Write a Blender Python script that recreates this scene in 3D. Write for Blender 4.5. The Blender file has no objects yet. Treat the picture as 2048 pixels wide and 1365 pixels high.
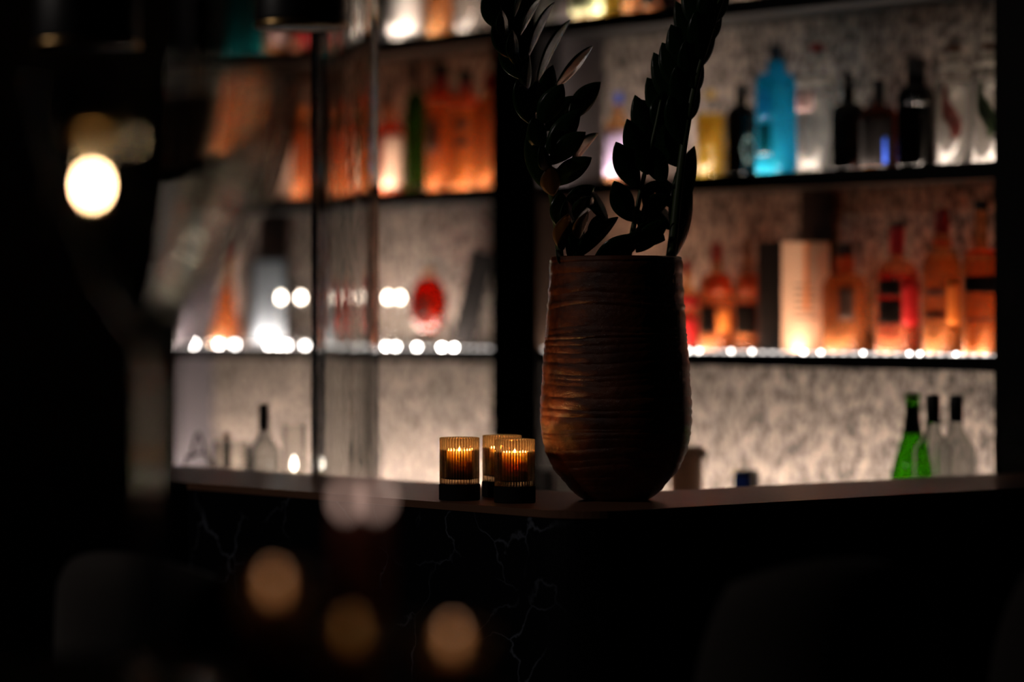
import bpy, bmesh, math, random
from mathutils import Vector, Matrix, noise
random.seed(7)
scn = bpy.context.scene
COL = scn.collection
PI = math.pi
# ------------------------------------------------------------------ layout
EYE = 1.41            # camera height
FPX = 5973.0          # 105 mm lens on a 36 mm wide sensor, in pixels of a 2048 wide frame
HX, HY = 1024.0, 630.0
ROT = math.atan2(-0.7653, 0.6437)     # direction of the back wall in plan
CA, SA = math.cos(ROT), math.sin(ROT)
PF, PB = 4.57, 4.77                   # shelf front / stone wall, measured across the room
Z_TOP, Z_S1, Z_S2, Z_S3 = 2.095, 1.713, 1.327, 0.942
COUNTER = 1.10

def W(s, p, z=0.0):
    """room coordinates (s along the back wall, p towards it) to world"""
    return Vector((s*CA - p*SA, s*SA + p*CA, z))
def s_at(px, p):
    t = (px-HX)/FPX
    return -p*(0.7653-0.6437*t)/(0.6437+0.7653*t)
def depth(s, p): return s*SA + p*CA
def world(px, py, d):
    return Vector(((px-HX)/FPX*d, d, EYE+(HY-py)/FPX*d))
def on_counter(px, py):
    d = FPX*(EYE-COUNTER)/(py-HY)
    return Vector(((px-HX)/FPX*d, d, COUNTER))

# ------------------------------------------------------------------ materials
def nt(name):
    m = bpy.data.materials.new(name); m.use_nodes = True
    t = m.node_tree; t.nodes.clear()
    o = t.nodes.new('ShaderNodeOutputMaterial')
    return m, t, o
def pbr(name, col, rough=0.5, metal=0.0, spec=0.5, bump=None, **kw):
    m, t, o = nt(name)
    b = t.nodes.new('ShaderNodeBsdfPrincipled')
    b.inputs['Base Color'].default_value = (*col, 1)
    b.inputs['Roughness'].default_value = rough
    b.inputs['Metallic'].default_value = metal
    b.inputs['Specular IOR Level'].default_value = spec
    for k, v in kw.items(): b.inputs[k].default_value = v
    tc = t.nodes.new('ShaderNodeTexCoord')
    n = t.nodes.new('ShaderNodeTexNoise'); n.inputs['Scale'].default_value = (bump or (60, 0))[0]
    n.inputs['Detail'].default_value = 4
    t.links.new(tc.outputs['Object'], n.inputs['Vector'])
    mr = t.nodes.new('ShaderNodeMapRange')
    mr.inputs['To Min'].default_value = max(0, rough-0.06); mr.inputs['To Max'].default_value = min(1, rough+0.06)
    t.links.new(n.outputs['Fac'], mr.inputs['Value']); t.links.new(mr.outputs['Result'], b.inputs['Roughness'])
    if bump and bump[1] > 0:
        bp = t.nodes.new('ShaderNodeBump'); bp.inputs['Strength'].default_value = bump[1]; bp.inputs['Distance'].default_value = 0.002
        t.links.new(n.outputs['Fac'], bp.inputs['Height']); t.links.new(bp.outputs['Normal'], b.inputs['Normal'])
    t.links.new(b.outputs[0], o.inputs[0])
    return m
def emit(name, col, strength):
    m, t, o = nt(name)
    e = t.nodes.new('ShaderNodeEmission'); e.inputs[0].default_value = (*col, 1); e.inputs[1].default_value = strength
    t.links.new(e.outputs[0], o.inputs[0]); return m
def tint_glass(name, col, edge=0.45, cloudy=0.0, refl=0.5, rough=0.03, refr=0.0, ior=1.38, ribs=0):
    """thin coloured glass or liquid: clear colour, darker where seen edge-on, shiny, optionally cloudy"""
    m, t, o = nt(name); N = t.nodes; L = t.links
    lw = N.new('ShaderNodeLayerWeight'); lw.inputs['Blend'].default_value = 0.5
    pw = N.new('ShaderNodeMath'); pw.operation = 'POWER'; pw.inputs[1].default_value = 2.5
    L.new(lw.outputs['Facing'], pw.inputs[0])
    mx = N.new('ShaderNodeMix'); mx.data_type = 'RGBA'
    mx.inputs[6].default_value = (*col, 1); mx.inputs[7].default_value = (*[c*edge for c in col], 1)
    L.new(pw.outputs[0], mx.inputs[0])
    tr = N.new('ShaderNodeBsdfTransparent'); L.new(mx.outputs[2], tr.inputs[0])
    base = tr
    if ribs:        # thick ribs of the glass hold back more light than the thin grooves
        tc = N.new('ShaderNodeTexCoord'); sx = N.new('ShaderNodeSeparateXYZ'); L.new(tc.outputs['Object'], sx.inputs[0])
        at = N.new('ShaderNodeMath'); at.operation = 'ARCTAN2'; L.new(sx.outputs['Y'], at.inputs[0]); L.new(sx.outputs['X'], at.inputs[1])
        ml = N.new('ShaderNodeMath'); ml.operation = 'MULTIPLY'; ml.inputs[1].default_value = ribs; L.new(at.outputs[0], ml.inputs[0])
        cs = N.new('ShaderNodeMath'); cs.operation = 'COSINE'; L.new(ml.outputs[0], cs.inputs[0])
        m2 = N.new('ShaderNodeMapRange'); m2.inputs['From Min'].default_value = -0.6; m2.inputs['From Max'].default_value = 0.8; L.new(cs.outputs[0], m2.inputs['Value'])
        rb = N.new('ShaderNodeMix'); rb.data_type = 'RGBA'; rb.blend_type = 'MULTIPLY'; rb.inputs[7].default_value = (0.34, 0.22, 0.14, 1)
        L.new(m2.outputs['Result'], rb.inputs[0]); L.new(mx.outputs[2], rb.inputs[6]); L.new(rb.outputs[2], tr.inputs[0])
    if refr > 0:
        rf = N.new('ShaderNodeBsdfRefraction'); rf.inputs['IOR'].default_value = ior; rf.inputs['Roughness'].default_value = 0.0
        L.new((rb if ribs else mx).outputs[2], rf.inputs[0])
        a0 = N.new('ShaderNodeMixShader'); a0.inputs[0].default_value = refr
        L.new(tr.outputs[0], a0.inputs[1]); L.new(rf.outputs[0], a0.inputs[2]); base = a0
    if cloudy > 0:
        df = N.new('ShaderNodeBsdfDiffuse'); df.inputs[0].default_value = (*col, 1)
        tl = N.new('ShaderNodeBsdfTranslucent'); tl.inputs[0].default_value = (*col, 1)
        a = N.new('ShaderNodeMixShader'); a.inputs[0].default_value = 0.6
        L.new(df.outputs[0], a.inputs[1]); L.new(tl.outputs[0], a.inputs[2])
        b = N.new('ShaderNodeMixShader'); b.inputs[0].default_value = cloudy
        L.new(base.outputs[0], b.inputs[1]); L.new(a.outputs[0], b.inputs[2]); base = b
    gl = N.new('ShaderNodeBsdfGlossy'); gl.inputs['Roughness'].default_value = rough
    p5 = N.new('ShaderNodeMath'); p5.operation = 'POWER'; p5.inputs[1].default_value = 4
    L.new(lw.outputs['Facing'], p5.inputs[0])
    ma = N.new('ShaderNodeMath'); ma.operation = 'MULTIPLY_ADD'; ma.inputs[1].default_value = refl; ma.inputs[2].default_value = 0.04
    L.new(p5.outputs[0], ma.inputs[0])
    f = N.new('ShaderNodeMixShader'); L.new(ma.outputs[0], f.inputs[0])
    L.new(base.outputs[0], f.inputs[1]); L.new(gl.outputs[0], f.inputs[2])
    L.new(f.outputs[0], o.inputs[0]); return m
def real_glass(name, col=(1, 1, 1), rough=0.0, ior=1.46, bump=0.0):
    m, t, o = nt(name)
    b = t.nodes.new('ShaderNodeBsdfPrincipled')
    b.inputs['Base Color'].default_value = (*col, 1); b.inputs['Roughness'].default_value = rough
    b.inputs['IOR'].default_value = ior; b.inputs['Transmission Weight'].default_value = 1
    if bump:
        tc = t.nodes.new('ShaderNodeTexCoord'); mp = t.nodes.new('ShaderNodeMapping')
        mp.inputs['Scale'].default_value = (1, 1, 0.05)
        n = t.nodes.new('ShaderNodeTexNoise'); n.inputs['Scale'].default_value = 70; n.inputs['Detail'].default_value = 3
        bp = t.nodes.new('ShaderNodeBump'); bp.inputs['Strength'].default_value = bump; bp.inputs['Distance'].default_value = 0.004
        t.links.new(tc.outputs['Object'], mp.inputs[0]); t.links.new(mp.outputs[0], n.inputs['Vector'])
        t.links.new(n.outputs['Fac'], bp.inputs['Height']); t.links.new(bp.outputs['Normal'], b.inputs['Normal'])
    t.links.new(b.outputs[0], o.inputs[0]); return m

def stone_wall():
    """pale split stone laid in very thin courses with grey blotches"""
    m, t, o = nt('stone_cladding'); N = t.nodes; L = t.links
    tc = N.new('ShaderNodeTexCoord')
    def mapped(sc):
        mp = N.new('ShaderNodeMapping'); mp.inputs['Scale'].default_value = sc
        L.new(tc.outputs['Object'], mp.inputs[0]); return mp
    n1 = N.new('ShaderNodeTexNoise'); n1.inputs['Scale'].default_value = 1; n1.inputs['Detail'].default_value = 5; n1.inputs['Roughness'].default_value = 0.62
    L.new(mapped((60, 60, 42)).outputs[0], n1.inputs['Vector'])
    n2 = N.new('ShaderNodeTexNoise'); n2.inputs['Scale'].default_value = 1; n2.inputs['Detail'].default_value = 2
    L.new(mapped((26, 26, 15)).outputs[0], n2.inputs['Vector'])
    br = N.new('ShaderNodeTexBrick'); br.inputs['Scale'].default_value = 1.0
    br.inputs['Brick Width'].default_value = 0.03; br.inputs['Row Height'].default_value = 0.0065
    br.inputs['Mortar Size'].default_value = 0.0006; br.inputs['Mortar Smooth'].default_value = 0.6
    br.inputs['Color1'].default_value = (1, 1, 1, 1); br.inputs['Color2'].default_value = (0.66, 0.64, 0.62, 1)
    br.inputs['Mortar'].default_value = (0.38, 0.36, 0.34, 1)
    mp = N.new('ShaderNodeMapping'); mp.inputs['Rotation'].default_value = (PI/2, 0, 0)
    L.new(tc.outputs['Object'], mp.inputs[0]); L.new(mp.outputs[0], br.inputs['Vector'])
    cr = N.new('ShaderNodeValToRGB'); e = cr.color_ramp.elements
    e[0].position = 0.42; e[0].color = (0.15, 0.135, 0.125, 1); e[1].position = 0.56; e[1].color = (0.82, 0.72, 0.63, 1)
    L.new(n1.outputs['Fac'], cr.inputs[0])
    cr2 = N.new('ShaderNodeValToRGB'); e = cr2.color_ramp.elements
    e[0].position = 0.35; e[0].color = (0.62, 0.62, 0.64, 1); e[1].position = 0.65; e[1].color = (1, 0.98, 0.96, 1)
    L.new(n2.outputs['Fac'], cr2.inputs[0])
    a = N.new('ShaderNodeMix'); a.data_type = 'RGBA'; a.blend_type = 'MULTIPLY'; a.inputs[0].default_value = 1
    L.new(cr.outputs[0], a.inputs[6]); L.new(cr2.outputs[0], a.inputs[7])
    b = N.new('ShaderNodeMix'); b.data_type = 'RGBA'; b.blend_type = 'MULTIPLY'; b.inputs[0].default_value = 0.7
    L.new(a.outputs[2], b.inputs[6]); L.new(br.outputs['Color'], b.inputs[7])
    p = N.new('ShaderNodeBsdfPrincipled'); p.inputs['Roughness'].default_value = 0.75
    L.new(b.outputs[2], p.inputs['Base Color'])
    bp = N.new('ShaderNodeBump'); bp.inputs['Strength'].default_value = 0.25; bp.inputs['Distance'].default_value = 0.002
    L.new(n1.outputs['Fac'], bp.inputs['Height']); L.new(bp.outputs[0], p.inputs['Normal'])
    L.new(p.outputs[0], o.inputs[0]); return m
def marble():
    m, t, o = nt('black_marble'); N = t.nodes; L = t.links
    tc = N.new('ShaderNodeTexCoord')
    n = N.new('ShaderNodeTexNoise'); n.inputs['Scale'].default_value = 3.5; n.inputs['Detail'].default_value = 6
    L.new(tc.outputs['Object'], n.inputs['Vector'])
    ad = N.new('ShaderNodeMix'); ad.data_type = 'RGBA'; ad.blend_type = 'ADD'; ad.inputs[0].default_value = 0.35
    L.new(tc.outputs['Object'], ad.inputs[6]); L.new(n.outputs['Color'], ad.inputs[7])
    v = N.new('ShaderNodeTexVoronoi'); v.feature = 'DISTANCE_TO_EDGE'; v.inputs['Scale'].default_value = 8
    L.new(ad.outputs[2], v.inputs['Vector'])
    cr = N.new('ShaderNodeValToRGB'); e = cr.color_ramp.elements
    e[0].position = 0.0; e[0].color = (0.17, 0.19, 0.24, 1); e[1].position = 0.022; e[1].color = (0.006, 0.007, 0.010, 1)
    L.new(v.outputs['Distance'], cr.inputs[0])
    n3 = N.new('ShaderNodeTexNoise'); n3.inputs['Scale'].default_value = 6
    L.new(tc.outputs['Object'], n3.inputs['Vector'])
    c3 = N.new('ShaderNodeValToRGB'); c3.color_ramp.elements[0].position = 0.45; c3.color_ramp.elements[1].position = 0.62
    L.new(n3.outputs['Fac'], c3.inputs[0])
    mx = N.new('ShaderNodeMix'); mx.data_type = 'RGBA'; mx.inputs[6].default_value = (0.006, 0.007, 0.010, 1)
    L.new(c3.outputs[0], mx.inputs[0]); L.new(cr.outputs[0], mx.inputs[7])
    p = N.new('ShaderNodeBsdfPrincipled'); p.inputs['Roughness'].default_value = 0.35
    L.new(mx.outputs[2], p.inputs['Base Color']); L.new(p.outputs[0], o.inputs[0]); return m
def leather_wood(name, c1, c2, rough):
    m, t, o = nt(name); N = t.nodes; L = t.links
    tc = N.new('ShaderNodeTexCoord'); mp = N.new('ShaderNodeMapping'); mp.inputs['Scale'].default_value = (2, 40, 2)
    n = N.new('ShaderNodeTexNoise'); n.inputs['Scale'].default_value = 3; n.inputs['Detail'].default_value = 6
    L.new(tc.outputs['Object'], mp.inputs[0]); L.new(mp.outputs[0], n.inputs['Vector'])
    cr = N.new('ShaderNodeValToRGB'); cr.color_ramp.elements[0].color = (*c1, 1); cr.color_ramp.elements[1].color = (*c2, 1)
    L.new(n.outputs['Fac'], cr.inputs[0])
    p = N.new('ShaderNodeBsdfPrincipled'); p.inputs['Roughness'].default_value = rough
    L.new(cr.outputs[0], p.inputs['Base Color']); L.new(p.outputs[0], o.inputs[0]); return m
def vase_mat():
    m, t, o = nt('brown_ridged_ceramic'); N = t.nodes; L = t.links
    tc = N.new('ShaderNodeTexCoord')
    n = N.new('ShaderNodeTexNoise'); n.inputs['Scale'].default_value = 22; n.inputs['Detail'].default_value = 6
    L.new(tc.outputs['Object'], n.inputs['Vector'])
    cr = N.new('ShaderNodeValToRGB'); cr.color_ramp.elements[0].color = (0.075, 0.018, 0.008, 1); cr.color_ramp.elements[1].color = (0.26, 0.068, 0.022, 1)
    cr.color_ramp.elements[0].position = 0.3; cr.color_ramp.elements[1].position = 0.7
    L.new(n.outputs['Fac'], cr.inputs[0])
    f = N.new('ShaderNodeTexNoise'); f.inputs['Scale'].default_value = 850; f.inputs['Detail'].default_value = 3
    L.new(tc.outputs['Object'], f.inputs['Vector'])
    bp = N.new('ShaderNodeBump'); bp.inputs['Strength'].default_value = 0.7; bp.inputs['Distance'].default_value = 0.0014
    L.new(f.outputs['Fac'], bp.inputs['Height'])
    p = N.new('ShaderNodeBsdfPrincipled'); p.inputs['Roughness'].default_value = 0.24; p.inputs['Specular IOR Level'].default_value = 0.6
    L.new(cr.outputs[0], p.inputs['Base Color']); L.new(bp.outputs[0], p.inputs['Normal'])
    L.new(p.outputs[0], o.inputs[0]); return m
def leaf_mat(name, c1, c2, rough=0.20):
    m, t, o = nt(name); N = t.nodes; L = t.links
    uv = N.new('ShaderNodeTexCoord')
    wv = N.new('ShaderNodeTexWave'); wv.inputs['Scale'].default_value = 26; wv.inputs['Distortion'].default_value = 2
    mp = N.new('ShaderNodeMapping'); mp.inputs['Rotation'].default_value = (0, 0, 0.5); mp.inputs['Scale'].default_value = (1, 0.5, 1)
    L.new(uv.outputs['UV'], mp.inputs[0]); L.new(mp.outputs[0], wv.inputs['Vector'])
    n = N.new('ShaderNodeTexNoise'); n.inputs['Scale'].default_value = 30
    L.new(uv.outputs['Object'], n.inputs['Vector'])
    cr = N.new('ShaderNodeValToRGB'); cr.color_ramp.elements[0].color = (*c1, 1); cr.color_ramp.elements[1].color = (*c2, 1)
    L.new(n.outputs['Fac'], cr.inputs[0])
    bp = N.new('ShaderNodeBump'); bp.inputs['Strength'].default_value = 0.25; bp.inputs['Distance'].default_value = 0.001
    L.new(wv.outputs['Fac'], bp.inputs['Height'])
    p = N.new('ShaderNodeBsdfPrincipled'); p.inputs['Roughness'].default_value = rough
    L.new(cr.outputs[0], p.inputs['Base Color']); L.new(bp.outputs[0], p.inputs['Normal'])
    L.new(p.outputs[0], o.inputs[0]); return m
def led_mat(name, col, strength):
    m, t, o = nt(name); N = t.nodes; L = t.links
    tc = N.new('ShaderNodeTexCoord'); wv = N.new('ShaderNodeTexWave'); wv.inputs['Scale'].default_value = 10.5
    wv.bands_direction = 'X'
    L.new(tc.outputs['Object'], wv.inputs['Vector'])
    mr = N.new('ShaderNodeMapRange'); mr.inputs['To Min'].default_value = strength*0.25; mr.inputs['To Max'].default_value = strength*1.75
    L.new(wv.outputs['Fac'], mr.inputs['Value'])
    e = N.new('ShaderNodeEmission'); e.inputs[0].default_value = (*col, 1); L.new(mr.outputs[0], e.inputs[1])
    L.new(e.outputs[0], o.inputs[0]); return m

M = {}
M['stone'] = stone_wall()
M['black'] = pbr('black_lacquer', (0.006, 0.006, 0.007), 0.45)
M['blackmat'] = pbr('matt_black_paint', (0.012, 0.011, 0.011), 0.85, spec=0.2)
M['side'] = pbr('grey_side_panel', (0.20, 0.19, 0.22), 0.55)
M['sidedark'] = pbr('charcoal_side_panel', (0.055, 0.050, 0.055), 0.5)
M['dark'] = pbr('dark_plaster', (0.010, 0.009, 0.009), 0.9, spec=0.15, bump=(20, 0.2))
M['marble'] = marble()
M['counter'] = leather_wood('brown_counter_top', (0.20, 0.095, 0.055), (0.32, 0.16, 0.10), 0.38)
M['vase'] = vase_mat()
M['soil'] = pbr('potting_soil', (0.02, 0.014, 0.01), 0.95, bump=(150, 0.8))
M['leaf'] = leaf_mat('leaf_green', (0.010, 0.030, 0.010), (0.022, 0.055, 0.018))
M['leafbrown'] = leaf_mat('leaf_brown', (0.10, 0.045, 0.015), (0.22, 0.11, 0.04), 0.5)
M['stem'] = pbr('stem_green', (0.075, 0.11, 0.04), 0.45)
M['brass'] = pbr('brushed_brass', (0.75, 0.48, 0.2), 0.3, 1.0)
M['steel'] = pbr('brushed_steel', (0.6, 0.6, 0.62), 0.25, 1.0)
M['wax'] = pbr('cream_wax', (0.88, 0.72, 0.52), 0.5)
b = [n for n in M['wax'].node_tree.nodes if n.type == 'BSDF_PRINCIPLED'][0]
b.inputs['Subsurface Weight'].default_value = 1.0; b.inputs['Subsurface Radius'].default_value = (1.0, 0.80, 0.58); b.inputs['Subsurface Scale'].default_value = 0.022
M['flame'] = emit('candle_flame', (1.0, 0.56, 0.22), 1300)
M['cglass'] = tint_glass('smoked_amber_glass', (0.93, 0.80, 0.62), 0.08, cloudy=0.05, refl=0.5, rough=0.08, refr=0.45, ior=1.45, ribs=42)
M['white_label'] = pbr('white_paper', (0.82, 0.80, 0.76), 0.6)
M['black_label'] = pbr('black_paper', (0.005, 0.004, 0.004), 0.8, spec=0.08)
M['red_label'] = pbr('red_paper', (0.55, 0.02, 0.03), 0.5)
M['pink_label'] = pbr('pale_pink_paper', (0.75, 0.52, 0.50), 0.6)
M['blue_label'] = pbr('blue_paper', (0.03, 0.12, 0.75), 0.5)
M['violet_label'] = pbr('violet_paper', (0.60, 0.48, 0.75), 0.5)
M['fan'] = pbr('grey_green_reflection', (0.22, 0.32, 0.28), 0.5)
M['milky'] = tint_glass('milky_highlight_glass', (1.0, 0.97, 0.92), 0.8, cloudy=0.6, refl=0.5)  # shoulder bands paint the white highlight of lit glass onto clear bottles
M['amber_glow_foil'] = tint_glass('orange_glow_foil', (1.0, 0.34, 0.12), 0.8, cloudy=0.75, refl=0.3)  # shoulder patches are painted-on orange highlights; the neck rings are real foil
M['amber_label'] = pbr('amber_paper', (0.85, 0.32, 0.06), 0.5)
M['green_label'] = pbr('pale_green_paper', (0.72, 0.80, 0.42), 0.5)
M['ink'] = pbr('dark_ink', (0.03, 0.015, 0.01), 0.6)
M['warmclear'] = tint_glass('amber_glow_bottle_glass', (1.0, 0.72, 0.46), 0.35, cloudy=0.17, refl=0.7)  # clear glass coloured amber to carry the orange glow on necks and shoulders
M['emptyglass'] = real_glass('bottle_glass', (0.93, 0.95, 0.94), 0.0, 1.5)
M['clear'] = tint_glass('clear_bottle_glass', (0.97, 0.97, 0.96), 0.30, refl=0.7)
M['water'] = tint_glass('clear_spirit', (0.97, 0.96, 0.93), 0.75, cloudy=0.16, refl=0.05, refr=0.5)
M['amber'] = tint_glass('amber_whisky', (1.0, 0.57, 0.14), 0.45, cloudy=0.22, refr=0.6, refl=0.2)
M['gold'] = tint_glass('golden_whisky', (1.0, 0.67, 0.17), 0.45, cloudy=0.22, refr=0.6, refl=0.2)
M['redwine'] = tint_glass('red_spirit', (1.0, 0.10, 0.03),  0.45, cloudy=0.22, refr=0.6, refl=0.2)
M['crimson'] = tint_glass('crimson_spirit', (0.95, 0.05, 0.05),  0.45, cloudy=0.22, refr=0.6, refl=0.2)
M['yellow'] = tint_glass('olive_yellow_liqueur', (0.85, 0.62, 0.10), 0.5, cloudy=0.35, refr=0.5, refl=0.2)
M['blue'] = tint_glass('aqua_blue_glass', (0.04, 0.70, 1.0), 0.5, cloudy=0.42, refr=0.5, refl=0.5)
M['teal'] = tint_glass('teal_glass', (0.03, 0.50, 0.52), 0.45, cloudy=0.2, refr=0.5, refl=0.4)
M['green'] = tint_glass('green_bottle_glass', (0.16, 0.50, 0.03), 0.4, cloudy=0.06, refr=0.4, refl=0.4)
M['darkgreen'] = tint_glass('dark_green_bottle_glass', (0.10, 0.32, 0.05), 0.4, cloudy=0.10, refl=0.4, refr=0.5)
M['smoke'] = tint_glass('near_black_bottle_glass', (0.05, 0.045, 0.045), 0.4, refl=0.5)
M['brownglass'] = tint_glass('brown_bottle_glass', (0.42, 0.13, 0.02), 0.8, cloudy=0.06, refl=0.4)
M['redcap'] = pbr('dark_red_cap', (0.35, 0.02, 0.015), 0.4)
M['blackcap'] = pbr('black_cap', (0.01, 0.01, 0.011), 0.4)
M['woodcap'] = pbr('brown_cork_cap', (0.16, 0.06, 0.02), 0.5)
M['yellowcap'] = pbr('yellow_cap', (0.6, 0.40, 0.10), 0.4)
M['tealcap'] = pbr('dark_teal_cap', (0.01, 0.03, 0.05), 0.4)
M['greenfoil'] = pbr('green_foil', (0.10, 0.28, 0.03), 0.35, 0.6)
M['chair'] = pbr('dark_brown_upholstery', (0.030, 0.022, 0.018), 0.8, bump=(300, 0.3), **{'Sheen Weight': 0.5, 'Sheen Roughness': 0.4})
M['chairmetal'] = pbr('black_steel', (0.015, 0.014, 0.013), 0.4, 0.8)
M['floor'] = leather_wood('dark_floor_boards', (0.012, 0.009, 0.007), (0.025, 0.018, 0.013), 0.5)
M['card_pale'] = pbr('pale_carton', (0.78, 0.66, 0.52), 0.55)
M['card_dark'] = pbr('dark_ribbed_carton', (0.018, 0.017, 0.015), 0.6)
M['brownboard'] = pbr('dark_brown_board', (0.035, 0.022, 0.017), 0.6)
M['greypanel'] = pbr('blue_grey_picture', (0.30, 0.36, 0.42), 0.25)
M['beige'] = tint_glass('beige_plastic', (0.62, 0.46, 0.37), 0.9, cloudy=0.85, refl=0.1)
M['navy'] = pbr('navy_plastic', (0.012, 0.018, 0.045), 0.5)
M['ripple'] = real_glass('rippled_clear_glass', (0.97, 0.98, 0.97), 0.0, 1.46, bump=0.3)
M['vaseglass'] = real_glass('thick_clear_glass', (0.93, 0.97, 0.90), 0.02, 1.46)
M['cord'] = pbr('black_cord', (0.01, 0.01, 0.01), 0.7)
M['bulb'] = emit('warm_bulb_filament', (1.0, 0.64, 0.32), 60)
M['thin'] = tint_glass('thin_clear_glass', (0.98, 0.98, 0.97), 0.55, refl=0.6)
M['led'] = led_mat('led_counter', (1.0, 0.80, 0.66), 105)
WARM, NEUT = (1.0, 0.53, 0.33), (1.0, 0.80, 0.66)
for key, c, st in (('al', NEUT, 62), ('ar', WARM, 40), ('bl', WARM, 40), ('br', NEUT, 40), ('cl', NEUT, 36), ('cr', NEUT, 34), ('dim', NEUT, 7)):
    M['led_'+key] = led_mat('led_'+key, c, st)
M['diffuser'] = pbr('milky_rail', (0.75, 0.72, 0.70), 0.4, **{'Transmission Weight': 0.6, 'Subsurface Weight': 0.4})
M['glow'] = emit('warm_white_glint', (1.0, 0.86, 0.72), 30)
M['glow2'] = emit('white_tealight', (1.0, 0.88, 0.76), 9)
M['rail_lit'] = led_mat('lit_front_rail', (1.0, 0.90, 0.84), 2.2)
M['rail_bright'] = led_mat('bright_front_rail', (1.0, 0.90, 0.84), 1.5)
M['point_l'] = emit('led_point_bright', (1.0, 0.92, 0.86), 75)
M['point_r'] = emit('led_point', (1.0, 0.92, 0.86), 15)
M['tapered'] = pbr('rose_candle_wax', (0.45, 0.12, 0.08), 0.5)

# ------------------------------------------------------------------ mesh helpers
def obj(name, bm, mat, parent=None, smooth=False, loc=None, rotz=None):
    me = bpy.data.meshes.new(name)
    bmesh.ops.recalc_face_normals(bm, faces=bm.faces)
    bm.to_mesh(me); bm.free()
    if smooth:
        for p in me.polygons: p.use_smooth = True
    me.materials.append(mat)
    o = bpy.data.objects.new(name, me); COL.objects.link(o)
    if parent: o.parent = parent
    if loc is not None: o.location = loc
    if rotz is not None: o.rotation_euler = (0, 0, rotz)
    return o
def tag(o, label, cat, group=None):
    o['label'] = label; o['category'] = cat
    if group: o['group'] = group
    return o
def thing(name, label, cat, loc, rotz=0, group=None):
    o = bpy.data.objects.new(name, None); COL.objects.link(o)
    o.empty_display_size = 0.05
    o.location = loc; o.rotation_euler = (0, 0, rotz)
    return tag(o, label, cat, group)
def box(bm, x0, x1, y0, y1, z0, z1, bev=0.0):
    b2 = bmesh.new()
    bmesh.ops.create_cube(b2, size=1)
    for v in b2.verts:
        v.co = Vector(((x0+x1)/2+v.co.x*(x1-x0), (y0+y1)/2+v.co.y*(y1-y0), (z0+z1)/2+v.co.z*(z1-z0)))
    if bev: bmesh.ops.bevel(b2, geom=b2.edges[:], offset=bev, segments=2, affect='EDGES')
    merge(bm, b2); return bm
def merge(bm, b2):
    me = bpy.data.meshes.new('tmp'); b2.to_mesh(me); b2.free(); bm.from_mesh(me); bpy.data.meshes.remove(me)
def bx(*a, bev=0.0):
    return box(bmesh.new(), *a, bev=bev)
def loft(rings, cap0=True, cap1=True, bm=None, close=False):
    bm = bm or bmesh.new()
    rs = [[bm.verts.new(p) for p in r] for r in rings]
    n = len(rs[0])
    for a, b in zip(rs, rs[1:]):
        for i in range(n):
            j = (i+1) % n
            bm.faces.new((a[i], a[j], b[j], b[i]))
    if close:
        a, b = rs[-1], rs[0]
        for i in range(n):
            j = (i+1) % n
            bm.faces.new((a[i], a[j], b[j], b[i]))
        return bm
    if cap0: bm.faces.new(list(reversed(rs[0])))
    if cap1: bm.faces.new(rs[-1])
    return bm
def ring(r, z, n=32, ex=2.0, ry=None, cx=0, cy=0):
    ry = r if ry is None else ry
    out = []
    for i in range(n):
        a = 2*PI*i/n; c, s = math.cos(a), math.sin(a)
        k = (abs(c)**ex + abs(s)**ex)**(-1/ex)
        out.append(Vector((cx+r*k*c, cy+ry*k*s, z)))
    return out
def lathe(prof, n=32, ex=2.0, ryk=1.0, cap0=True, cap1=True, cx=0, cy=0):
    return loft([ring(r, z, n, ex, r*ryk, cx, cy) for r, z in prof], cap0, cap1)
def shell(outer, inner, n=48, ex=2.0):
    """hollow vessel: outer profile bottom to top, then the inner one back down"""
    rings = [ring(r, z, n, ex) for r, z in outer] + [ring(r, z, n, ex) for r, z in reversed(inner)]
    return loft(rings)
def tube(path, rad, n=8):
    bm = bmesh.new(); pts = [Vector(p) for p in path]; rings = []
    for i, p in enumerate(pts):
        d = (pts[min(i+1, len(pts)-1)]-pts[max(i-1, 0)]).normalized()
        a = Vector((0, 0, 1)) if abs(d.z) < 0.9 else Vector((1, 0, 0))
        u = d.cross(a).normalized(); v = d.cross(u)
        r = rad[i] if isinstance(rad, (list, tuple)) else rad
        rings.append([p+u*(r*math.cos(2*PI*k/n))+v*(r*math.sin(2*PI*k/n)) for k in range(n)])
    return loft(rings)
def spline(pts, k=6):
    pts = [Vector(p) for p in pts]; out = []
    for i in range(len(pts)-1):
        p0, p1, p2, p3 = pts[max(i-1, 0)], pts[i], pts[i+1], pts[min(i+2, len(pts)-1)]
        for j in range(k):
            t = j/k
            out.append(0.5*((2*p1)+(p2-p0)*t+(2*p0-5*p1+4*p2-p3)*t*t+(3*p1-p0-3*p2+p3)*t**3))
    out.append(pts[-1]); return out
def struct(name, bm, mat, rotz=None, loc=None):
    o = obj(name, bm, mat, loc=loc, rotz=rotz); o['kind'] = 'structure'
    o['label'] = STRUCT_LABELS.get(name, name.replace('_', ' ')); o['category'] = name.split('_')[0]
    return o
STRUCT_LABELS = {
 'floor': 'dark floor boards of the bar room', 'ceiling': 'dark ceiling the pendant lamps hang from',
 'wall_back': 'pale stone wall of thin courses behind the bottle shelves',
 'wall_left': 'black pillar closing the left side of the picture',
 'wall_right': 'black wall right of the bottle shelves'}

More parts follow.
